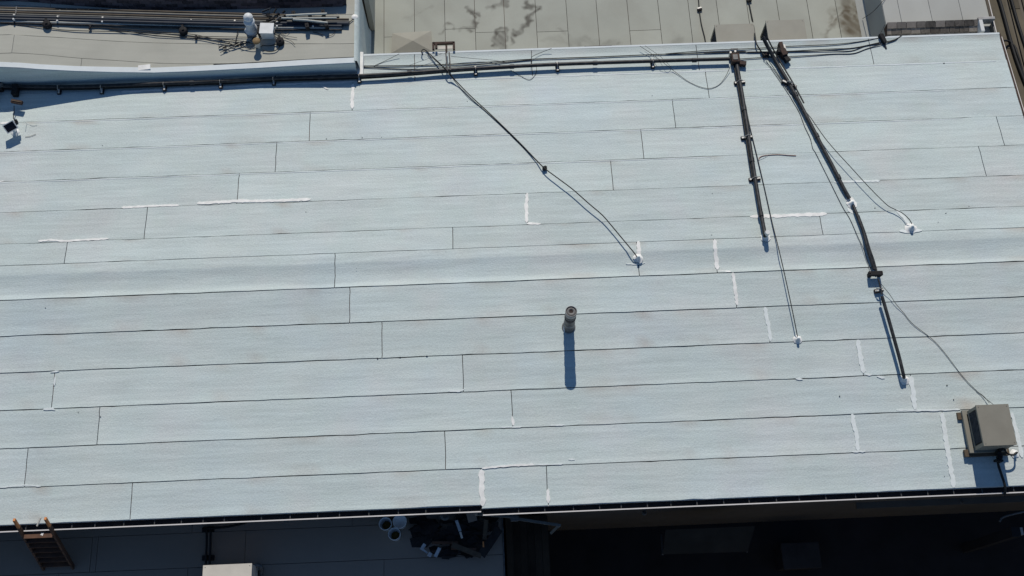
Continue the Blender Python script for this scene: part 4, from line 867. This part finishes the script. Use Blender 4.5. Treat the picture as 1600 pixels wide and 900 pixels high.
for (x, y, d) in ((459, 22, 'top right'), (505, 20, 'at the end of the short pale pipe'), (485, 28, 'on the thin pale pipe'), (510, 39, 'on the slanting pale pipe'), (480, 41, 'near the right pipe ends')):
    q = lp(x, y, .15); t = thing('pipe_clamp', q, 'small black pipe clamp on the pipe rack, ' + d, 'clamp'); m_ = MB(); m_.box((q[0] - .05, q[1] - .07, q[2] - .1), (q[0] + .05, q[1] + .07, q[2] + .06), .2); m_.build('clamp_body', RUB, t, bevel=.008)
    m_ = MB(); m_.lathe((q[0], q[1], q[2] + .06), [(.001, .02), (.012, .02), (.012, 0)], 6); m_.build('bolt', RUB, t)
q = lp(431, 28, .0); t = thing('tangled_fittings', q, 'dark tangle of pipe fittings on the rack between the white hood and the pipe ends', 'pipe fittings')
for i in range(16):
    a = q + np.array([random.uniform(-.25, .3), random.uniform(-.28, .22), random.uniform(.05, .2)]); L_ = random.uniform(.05, .16); an_ = random.uniform(0, math.pi)
    m_ = MB(); m_.tube([a - [math.cos(an_) * L_, math.sin(an_) * L_ * .6, 0], a + [math.cos(an_) * L_, math.sin(an_) * L_ * .6, .03]], random.uniform(.02, .045), 7); m_.build('fitting', random.choice([RUB, RUB, NAVY, CABL, GALVD]), t)
def lcable(pts, r_, label, h=.02, mat_=CABL): return cable('roof_cable', [lp(p[0], p[1], p[2] if len(p) > 2 else h) for p in pts], r_, mat_, label)
lcable([(422, 27, .2), (421, 17, .3), (424, 9, .1)], .006, 'thin wire rising from the dark tangle of fittings', .1)
lcable([(-30, 34), (0, 36.5), (70, 43), (110, 47.5), (220, 50.5), (300, 57.5), (345, 61), (385, 65)], .012, 'lower long cable on the tan roof sagging towards the cable tangle')
lcable([(140, 43), (165, 43.5), (250, 50), (300, 53.5), (320, 57.5), (362, 66)], .011, 'upper cable of the slanting pair leading to the cable tangle')
lcable([(170, 44.5), (240, 55, .03), (306, 60), (340, 66), (365, 69)], .01, 'middle thin cable leading into the left side of the cable tangle')
lcable([(285, 56.5), (330, 57.2), (390, 58), (402, 57)], .01, 'straight horizontal cable just above the cable tangle')
lcable([(372, 47, .05), (370, 56), (368, 66)], .011, 'short cable dropping from the rack to the cable tangle')
for (pts, d) in (([(344, 82), (352, 78.5), (365, 73), (380, 68), (394, 62), (400, 58)], 'long diagonal end'), ([(345, 73), (352, 71, .06), (362, 74, .05), (374, 69, .06), (390, 66), (408, 63)], 'middle bundle'), ([(350, 77), (360, 70, .05), (372, 72), (385, 67), (402, 70)], 'looped part'),
                 ([(372, 71), (385, 75), (398, 76.5), (410, 72)], 'lower run to the round box'), ([(376, 75), (392, 72.5), (399, 69.5), (405, 65)], 'right-hand crossing'), ([(341, 72), (343, 64), (352, 60.5), (362, 61), (369, 66)], 'thin outer ring'), ([(356, 69), (360, 65.5, .06), (367, 66, .06), (366, 70), (358, 71)], 'inner ring')):
    lcable(pts, .009 if 'thin' not in d else .004, 'tangled black cable on the tan roof, ' + d, .04)
for i, (x, y) in enumerate(((345, 73), (351, 74), (352, 78), (370, 68), (378, 66), (397, 60))):
    q = lp(x, y, .03); m_ = MB(); m_.tube([q - [.05, .02, 0], q + [.05, .02, .02]], .022, 8); m_.build('cable_connector', RUB if i % 2 else GALVD, label='cable connector in the tangle, ' + ['far left one', 'second from the left', 'lower left one', 'middle grey one', 'grey one right of the middle', 'upright one at the upper right'][i], cat='connector', group='connectors in the cable tangle')
def lround(x, y, r_, h, mm, label, nm='round_block', cat='rubber block'):
    q = lp(x, y, 0); t = thing(nm, q, label, cat); m_ = MB(); m_.lathe((q[0], q[1], q[2] - .01), [(r_ * 1.05, 0), (r_, .02), (r_, h - .02), (r_ * .9, h), (.001, h)], 20); m_.build('body', mm, t); return t, q
for (x, y, lab) in ((74.5, 40, 'round black rubber block on the tan roof below the left end of the pipe rack'), (287, 50, 'round black rubber block near the upper slanting cables'), (438, 66.5, 'round black rubber block right of the amber round box')):
    t, q = lround(x, y, .11, .12, RUB, lab)
    m_ = MB(); m_.box((q[0] - .03, q[1] - .02, q[2] + .11), (q[0] + .03, q[1] + .14, q[2] + .14), .2); m_.build('clip', RUB, t)
q = lp(141, 44, 0); t = thing('cable_clip', q, 'small black curved cable clip joining the slanting cables on the tan roof', 'clip'); m_ = MB(); m_.tube([(q[0] - .02, q[1] + .06, q[2] + .04), (q[0] + .03, q[1] + .02, q[2] + .07), (q[0] + .03, q[1] - .03, q[2] + .07), (q[0] - .01, q[1] - .07, q[2] + .04)], .025, 7); m_.build('clip_body', RUB, t)
q = lp(307, 60, 0); t = thing('cable_clip', q, 'small upright black cable clip left of the cable tangle', 'clip'); m_ = MB(); m_.box((q[0] - .03, q[1] - .05, q[2] + .0), (q[0] + .03, q[1] + .05, q[2] + .08)); m_.build('clip_body', RUB, t, bevel=.008)
t, q = lround(404, 73, .07, .26, CREAM, 'round amber-topped electrical box on the tan roof below the white metal box', 'round_electrical_box', 'electrical box')
m_ = MB(); m_.lathe((q[0], q[1], q[2] + .25), [(.1, 0), (.105, .02), (.095, .04), (.001, .045)], 20); m_.build('lid', mat('amber_lid', (.22, .15, .07), .7, .2), t)
lcable([(409, 71, .1), (420, 71.5), (432, 69), (437, 65, .08)], .014, 'short cable from the amber round box to the round rubber block', .03)
lcable([(410, 78, .05), (420, 80.5), (430, 79), (436, 74), (438, 70)], .012, 'curved cable looping below from the amber box to the round rubber block', .03)
# white metal box
q = lp(420, 55, 0); t = thing('white_metal_box', q, 'white square metal box standing on the tan roof beside the white hood', 'metal box')
m_ = MB(); m_.box((q[0] - .17, q[1] - .13, q[2]), (q[0] + .17, q[1] + .17, q[2] + .28), -.06); m_.build('body', PLASW, t, bevel=.01)
m_ = MB(); m_.box((q[0] - .185, q[1] - .145, q[2] + .28), (q[0] + .185, q[1] + .185, q[2] + .3), -.06); m_.build('lid', PLASW, t, bevel=.004)
m_ = MB(); m_.box((q[0] - .27, q[1] - .06, q[2]), (q[0] - .18, q[1] + .16, q[2] + .22)); m_.build('side_box', RUB, t, bevel=.01)
m_ = MB(); m_.box((q[0] + .178, q[1] - .06, q[2] + .1), (q[0] + .2, q[1] + .04, q[2] + .2)); m_.build('knockout', GALVD, t)
for i, (pts, rr) in enumerate((([(428, 52), (434, 55), (440, 52), (447, 56), (464, 59)], .006), ([(430, 54), (438, 58), (446, 60), (455, 64), (461, 70)], .006), ([(427, 51), (438, 49.5), (446, 53), (452, 49)], .006), ([(433, 58), (437, 54), (442, 57), (436, 61)], .005))):
    lcable(pts, rr, 'loose thin wire right of the white metal box, ' + ['upper long one', 'lower long one', 'top curl', 'small curl'][i], .03)
lcable([(489, 50), (498, 52), (505, 54.5)], .01, 'short loose dark cable below the right end of the rack', .02)
lcable([(524, 48), (521, 53), (516, 55.5), (511, 57)], .007, 'small curled wire right of the short loose dark cable', .02)
lcable([(546, 35), (549, 32), (552, 30)], .012, 'tiny dark cable end beyond the rack tips', .02)
# white vent hood: stacked rounded plates seen from above
q = lp(394, 46, 0); t = thing('vent_hood', q, 'white rounded vent hood standing among the pipes of the rack', 'vent')
m_ = MB(); m_.lathe((q[0], q[1], q[2]), [(.2, .0), (.17, .05), (.12, .16), (.11, .3)], 20); m_.build('base', PLASW, t)
m_ = MB(); m_.lathe((q[0], q[1] + .0, q[2] + .3), [(.11, 0), (.145, .02), (.15, .06), (.12, .1), (.001, .12)], 20); m_.build('head', PLASW, t)
m_ = MB(); m_.lathe((q[0] - .01, q[1] + .08, q[2] + .4), [(.06, 0), (.12, .01), (.13, .06), (.1, .11), (.001, .13)], 20, tilt=Matrix.Rotation(.3, 3, 'X')); m_.build('dome', PLASW, t)
for dx in (-.16, .15): m_ = MB(); m_.lathe((q[0] + dx, q[1] - .02, q[2]), [(.001, .06), (.04, .05), (.06, 0)], 12); m_.build('foot', PLASW, t)

# ============================================================ ladder at the lower left
tl, tr = atz(22, 812, .08), atz(70.5, 812, .08)
bl, br = atz(69, 889, AZ), atz(109, 888, AZ)
lad = thing('wooden_ladder', ((bl[0] + br[0]) / 2, (bl[1] + br[1]) / 2, AZ), 'dark brown wooden step ladder leaning against the near gutter at lower left', 'ladder')
wid = (tr[0] - tl[0])
bl = np.array([bl[0], bl[1], AZ]); br = bl + [wid, 0, 0]; tr = tl + [wid, 0, 0]
for a, b_ in ((tl, bl), (tr, br)):
    m_ = MB(); m_.beam(a + (b_ - a) * .15, b_, .045, .11, (0, 1, .3)); m_.build('rail', WOODT, lad)
    m_ = MB(); m_.beam(a, a + (b_ - a) * .15, .05, .07, (0, 1, .3)); m_.build('sunlit_rail_tip', WOODO, lad)  # upper rail ends: sun on the wood painted in as brighter orange
for i in range(7):
    t_ = .3 + i * .1; a = tl + (bl - tl) * t_; b_ = tr + (br - tr) * t_
    m_ = MB(); m_.beam(a, b_, .15 if i else .17, .025, (0, .15, 1)); m_.build('step', WOODT, lad, label='wide worn top step with a white paint splash' if i == 0 else None)
a = (tl + (bl - tl) * .3) * .38 + (tr + (br - tr) * .3) * .62
m_ = MB(); m_.poly([(a[0] + .05 * math.cos(k * .7) * (1 if k % 2 else .5), a[1] + .045 * math.sin(k * .7) * (1 if k % 2 else .5), a[2] + .018) for k in range(9)], .004); m_.build('paint_splash', SEAL, lad)
tl2 = tl + [wid * .86, .0, .02]; m_ = MB(); m_.beam(tl2 + [0, .02, .0], tl2 + [-.08, -.16, -.05], .03, .03); m_.build('hook', CREAM, lad)

# ============================================================ buckets and debris on the annex
def bucket(px, py, r_, label, lid=False, residue=True):
    q = atz(px, py, AZ + .36); q = np.array([q[0], q[1], AZ]); t = thing('bucket', q, label, 'bucket', 'plastic buckets on the annex roof')
    m_ = MB(); pf = [(r_ * .84, 0), (r_ * .95, .3), (r_ * 1.04, .31), (r_ * 1.04, .36), (r_ * .95, .365), (r_ * .93, .35), (r_ * .8, .03), (.001, .03)] if not lid else [(r_ * .84, 0), (r_ * .97, .345)]
    m_.lathe(q, pf, 26); m_.build('pail', PLASW, t)
    if lid: m_ = MB(); m_.lathe((q[0], q[1], q[2] + .345), [(r_ * 1.0, 0), (r_ * 1.06, .01), (r_ * 1.05, .03), (r_ * .98, .032), (r_ * .95, .022), (.001, .02)], 26); m_.build('lid', PLASW, t)
    elif residue: m_ = MB(); m_.lathe((q[0], q[1], q[2] + .04), [(r_ * .7, 0), (r_ * .4, .02), (.001, .03)], 14); m_.build('residue', YELL, t)
    m_ = MB(); n = 12; m_.tube([(q[0] + r_ * 1.07 * math.cos(math.pi * k / n + .5), q[1] - r_ * 1.07 * math.sin(math.pi * k / n + .5), q[2] + .33 - .04 * math.sin(math.pi * k / n)) for k in range(n + 1)], .005, 5); m_.build('handle', GALVD, t)
bucket(602, 818, .15, 'open white bucket at the left of the trio below the gutter')
bucket(624.5, 814.5, .16, 'white bucket with its lid on, upper right of the trio below the gutter', True)
bucket(616, 834, .145, 'open white bucket lowest of the trio, nearest the bottom edge')
pile = thing('debris_pile', atz(725, 840, AZ), 'dark pile of torn roofing and boards on the annex under the gutter', 'debris pile')
random.seed(5)
for i in range(70):
    u_, v_ = random.random(), random.random(); x = 652 + 118 * u_; ytop = 806; ybot = 868 - 26 * max(0, (u_ - .75) / .25) - 26 * max(0, (.3 - u_) / .3)
    y = ytop + (ybot - ytop) * v_; hh = .42 * math.sin(math.pi * min(1, max(0, u_))) * (1 - .5 * v_) * random.uniform(.3, 1) + .05
    q = atz(x, y, AZ + hh * .6); s1, s2 = random.uniform(.15, .42), random.uniform(.08, .26); an_ = random.uniform(0, 3.14)
    n = 5; tilt_ = Matrix.Rotation(random.uniform(-.5, .5), 3, 'X') @ Matrix.Rotation(random.uniform(-.5, .5), 3, 'Y')
    pp = []
    for k in range(n):
        v3 = tilt_ @ Vector((math.cos(an_ + k * 1.257) * s1 * random.uniform(.5, 1), math.sin(an_ + k * 1.257) * s2 * random.uniform(.5, 1), 0)); pp.append((q[0] + v3.x, q[1] + v3.y, max(AZ + .01, q[2] + v3.z)))
    m_ = MB(); m_.poly(pp, .012); m_.build('torn_sheet', DEBR if random.random() < .85 else RUSTY, pile)
for (x0, y0, x1, y1, mm, w_) in ((675, 848, 716, 848, WOODT, .06), (706, 851, 752, 869, WOODR, .12), (760, 812, 757, 843, WOODR, .1), (705, 857, 744, 858, WOODT, .05), (780, 826, 752, 868, DEBR, .2), (778, 822, 768, 822, DEBR, .2), (718, 865, 716, 850, DEBR, .07)):
    m_ = MB(); m_.beam(atz(x0, y0, AZ + .4), atz(x1, y1, AZ + .28), w_, .03); m_.build('board', mm, pile)
for (x0, y0, x1, y1, mm, w_, hh) in ((713, 813, 719, 830, SCRAP, .07, .5), (719, 831, 722, 841, CREAM, .05, .42), (755, 846, 755.5, 855, WOODO, .035, .45), (687, 856, 680, 870, SCRAP, .08, .3), (664, 850, 658, 859, SCRAP, .08, .25), (660, 858, 668, 864, SCRAP, .04, .25), (669, 865, 674, 868, SCRAP, .1, .25), (735, 800, 739, 815, LOWM, .22, .35), (695, 802, 700, 803, GALVD, .1, .4)):
    m_ = MB(); m_.beam(atz(x0, y0, AZ + hh), atz(x1, y1, AZ + hh - .05), w_, .012); m_.build('scrap_strip', mm, pile)
q = atz(695, 806, AZ + .35); m_ = MB(); m_.lathe(q, [(.03, .02), (.045, .03), (.1, .03), (.11, .0), (.11, -.05)], 16); m_.build('roll_end', GALVD, pile)

# ============================================================ downpipes crossing near the eave step
dp = thing('downpipe', atz(752, 803, -.8), 'grey downpipe slanting away from the gutter step at bottom centre', 'downpipe')
for pts, r_ in (([atz(744, 797, -.55), atz(744, 805, -.7)], .035), ([atz(745, 803, -.75), atz(778, 805.5, -.8), atz(810, 808, -.85)], .035), ([atz(797, 809, -.9), atz(838, 815, -.98), atz(876, 821, -1.05)], .032), ([atz(874, 820.5, -1.05), atz(866, 826, -1.2), atz(861, 833, -1.5)], .03)):
    m_ = MB(); m_.beam(pts[0], pts[-1], r_ * 2, r_ * 1.6); m_.build('pipe_length', GREYP, dp, bevel=.006)
q = atz(804, 811, -.9); m_ = MB(); m_.box((q[0] - .09, q[1] - .05, q[2] - .06), (q[0] + .09, q[1] + .05, q[2] + .04)); m_.build('joint_box', GALVD, dp, bevel=.006)

# ============================================================ alley at bottom right
dz = -2.5
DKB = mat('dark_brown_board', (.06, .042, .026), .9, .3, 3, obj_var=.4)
dk = thing('boarded_lean_to', (.5, 2, GZ), 'narrow dark lean-to roof of boards beside the annex at the bottom', 'lean-to')
x0 = XA1 + .08; x1 = atz(859, 870, dz)[0]; n = 6
for i in range(n):
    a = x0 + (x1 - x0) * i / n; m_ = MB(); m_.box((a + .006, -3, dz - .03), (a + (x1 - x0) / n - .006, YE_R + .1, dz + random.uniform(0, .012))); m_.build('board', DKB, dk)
m_ = MB(); m_.box((x0 + .02, -3, GZ), (x1 - .02, YE_R + .12, dz - .035)); m_.build('wall', WALLT, dk)
# wall ledge, conduit and lamps on the near wall
YW = YE_R + .16
for (xa, xb, ya_, z, dpt, hh, mm, lab, cat) in ((1222, 1620, 796, -1.05, .1, .05, WALLT, 'long narrow ledge high on the shaded near wall at lower right', 'ledge'), (1270, 1620, 823, -2.9, .16, .06, WALLT, 'wide lower ledge along the shaded near wall at lower right', 'ledge')):
    Xa = atY(xa, ya_, YW)[0]; Xb = min(XR - .12, atY(xb, ya_, YW)[0]); m_ = MB(); m_.box((Xa, YW - dpt, z - hh), (Xb, YW - .002, z)); m_.build('wall_ledge', mm, label=lab, cat=cat)
for (px, py, z, lab) in ((1007, 800, -.95, 'small grey wall lamp under the near gutter right of centre'), (1503, 783, -.9, 'small grey wall lamp pair under the near gutter at far right')):
    q = atY(px, py, YW - .08); t = thing('wall_lamp', (q[0], YW, q[2]), lab, 'wall lamp')
    m_ = MB(); m_.box((q[0] - .05, YW - .03, q[2] - .05), (q[0] + .05, YW - .002, q[2] + .06)); m_.build('back_plate', GALVD, t, bevel=.004)
    m_ = MB(); m_.lathe((q[0], YW - .1, q[2] - .02), [(.03, .05), (.06, .0), (.065, -.05), (.001, -.05)], 14); m_.build('lamp_head', GREYP, t)
    m_ = MB(); m_.tube([(q[0], YW - .03, q[2] + .02), (q[0], YW - .09, q[2] + .04)], .012, 6); m_.build('arm', GALVD, t)
q = atz(1110, 845, -2.6); a = atz(1040, 828, -2.3); b_ = atz(1180, 822, -2.3); c_ = atz(1168, 862, -2.75); d_ = atz(1036, 866, -2.75)
t = thing('canvas_awning', (q[0], q[1], GZ), 'dull brown sloping awning over a doorway in the dark alley', 'awning')
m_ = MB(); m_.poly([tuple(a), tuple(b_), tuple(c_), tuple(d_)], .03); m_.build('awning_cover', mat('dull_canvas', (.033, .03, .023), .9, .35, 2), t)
for p_, e_ in ((d_, a), (c_, b_)): m_ = MB(); m_.beam(p_ - [0, 0, .05], (e_[0], e_[1], -3.1), .04, .04); m_.build('brace', GALVD, t)
q = atz(1252, 868, GZ + 1.1); bx0, bx1 = atz(1222, 868, GZ + 1.1)[0], atz(1282, 868, GZ + 1.1)[0]
t = thing('waste_bin', (q[0], q[1], GZ), 'grey wheeled waste bin standing in the dark alley', 'bin')
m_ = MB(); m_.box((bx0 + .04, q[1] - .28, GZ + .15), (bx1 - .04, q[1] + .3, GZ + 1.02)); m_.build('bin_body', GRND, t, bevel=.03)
m_ = MB(); m_.box((bx0, q[1] - .34, GZ + 1.02), (bx1, q[1] + .34, GZ + 1.1)); m_.build('lid', mat('grey_lid', (.045, .043, .04), .8, .3), t, bevel=.02)
for x in (bx0 + .12, bx1 - .12):
    for y in (-.2, .2): m_ = MB(); m_.tube([(x - .03, q[1] + y, GZ + .08), (x + .03, q[1] + y, GZ + .08)], .08, 12); m_.build('wheel', RUB, t)
m_ = MB(); m_.tube(smooth_path([atz(1562, 815, -1.6), atz(1566, 809, -1.6), atz(1580, 804, -1.5), atz(1612, 797, -1.4)], 4), .025, 8); m_.build('wall_pipe', GALVD, label='grey bent pipe coming off the near wall at the lower right corner', cat='pipe')
q = atz(1591, 830, -2.4); t = thing('standing_post', (q[0], q[1], GZ), 'dark square post with a pale cap at the lower right corner of the alley', 'post')
m_ = MB(); m_.box((q[0] - .12, q[1] - .12, GZ), (q[0] + .1, q[1] + .12, -2.5)); m_.build('post_body', GRND, t, bevel=.01)
m_ = MB(); m_.box((q[0] + .11, q[1] - .08, -2.6), (q[0] + .17, q[1] + .1, -2.5)); m_.build('cap', CREAM, t)
# building across the alley that keeps it dark, outside the frame at the bottom
ob = thing('opposite_building', (10, -3, GZ), 'dark-walled building on the far side of the alley, below the view', 'building')
m_ = MB(); m_.box((x1 + .3, -14, GZ), (24, -1.6, -.4)); m_.build('wall', WALLT, ob)
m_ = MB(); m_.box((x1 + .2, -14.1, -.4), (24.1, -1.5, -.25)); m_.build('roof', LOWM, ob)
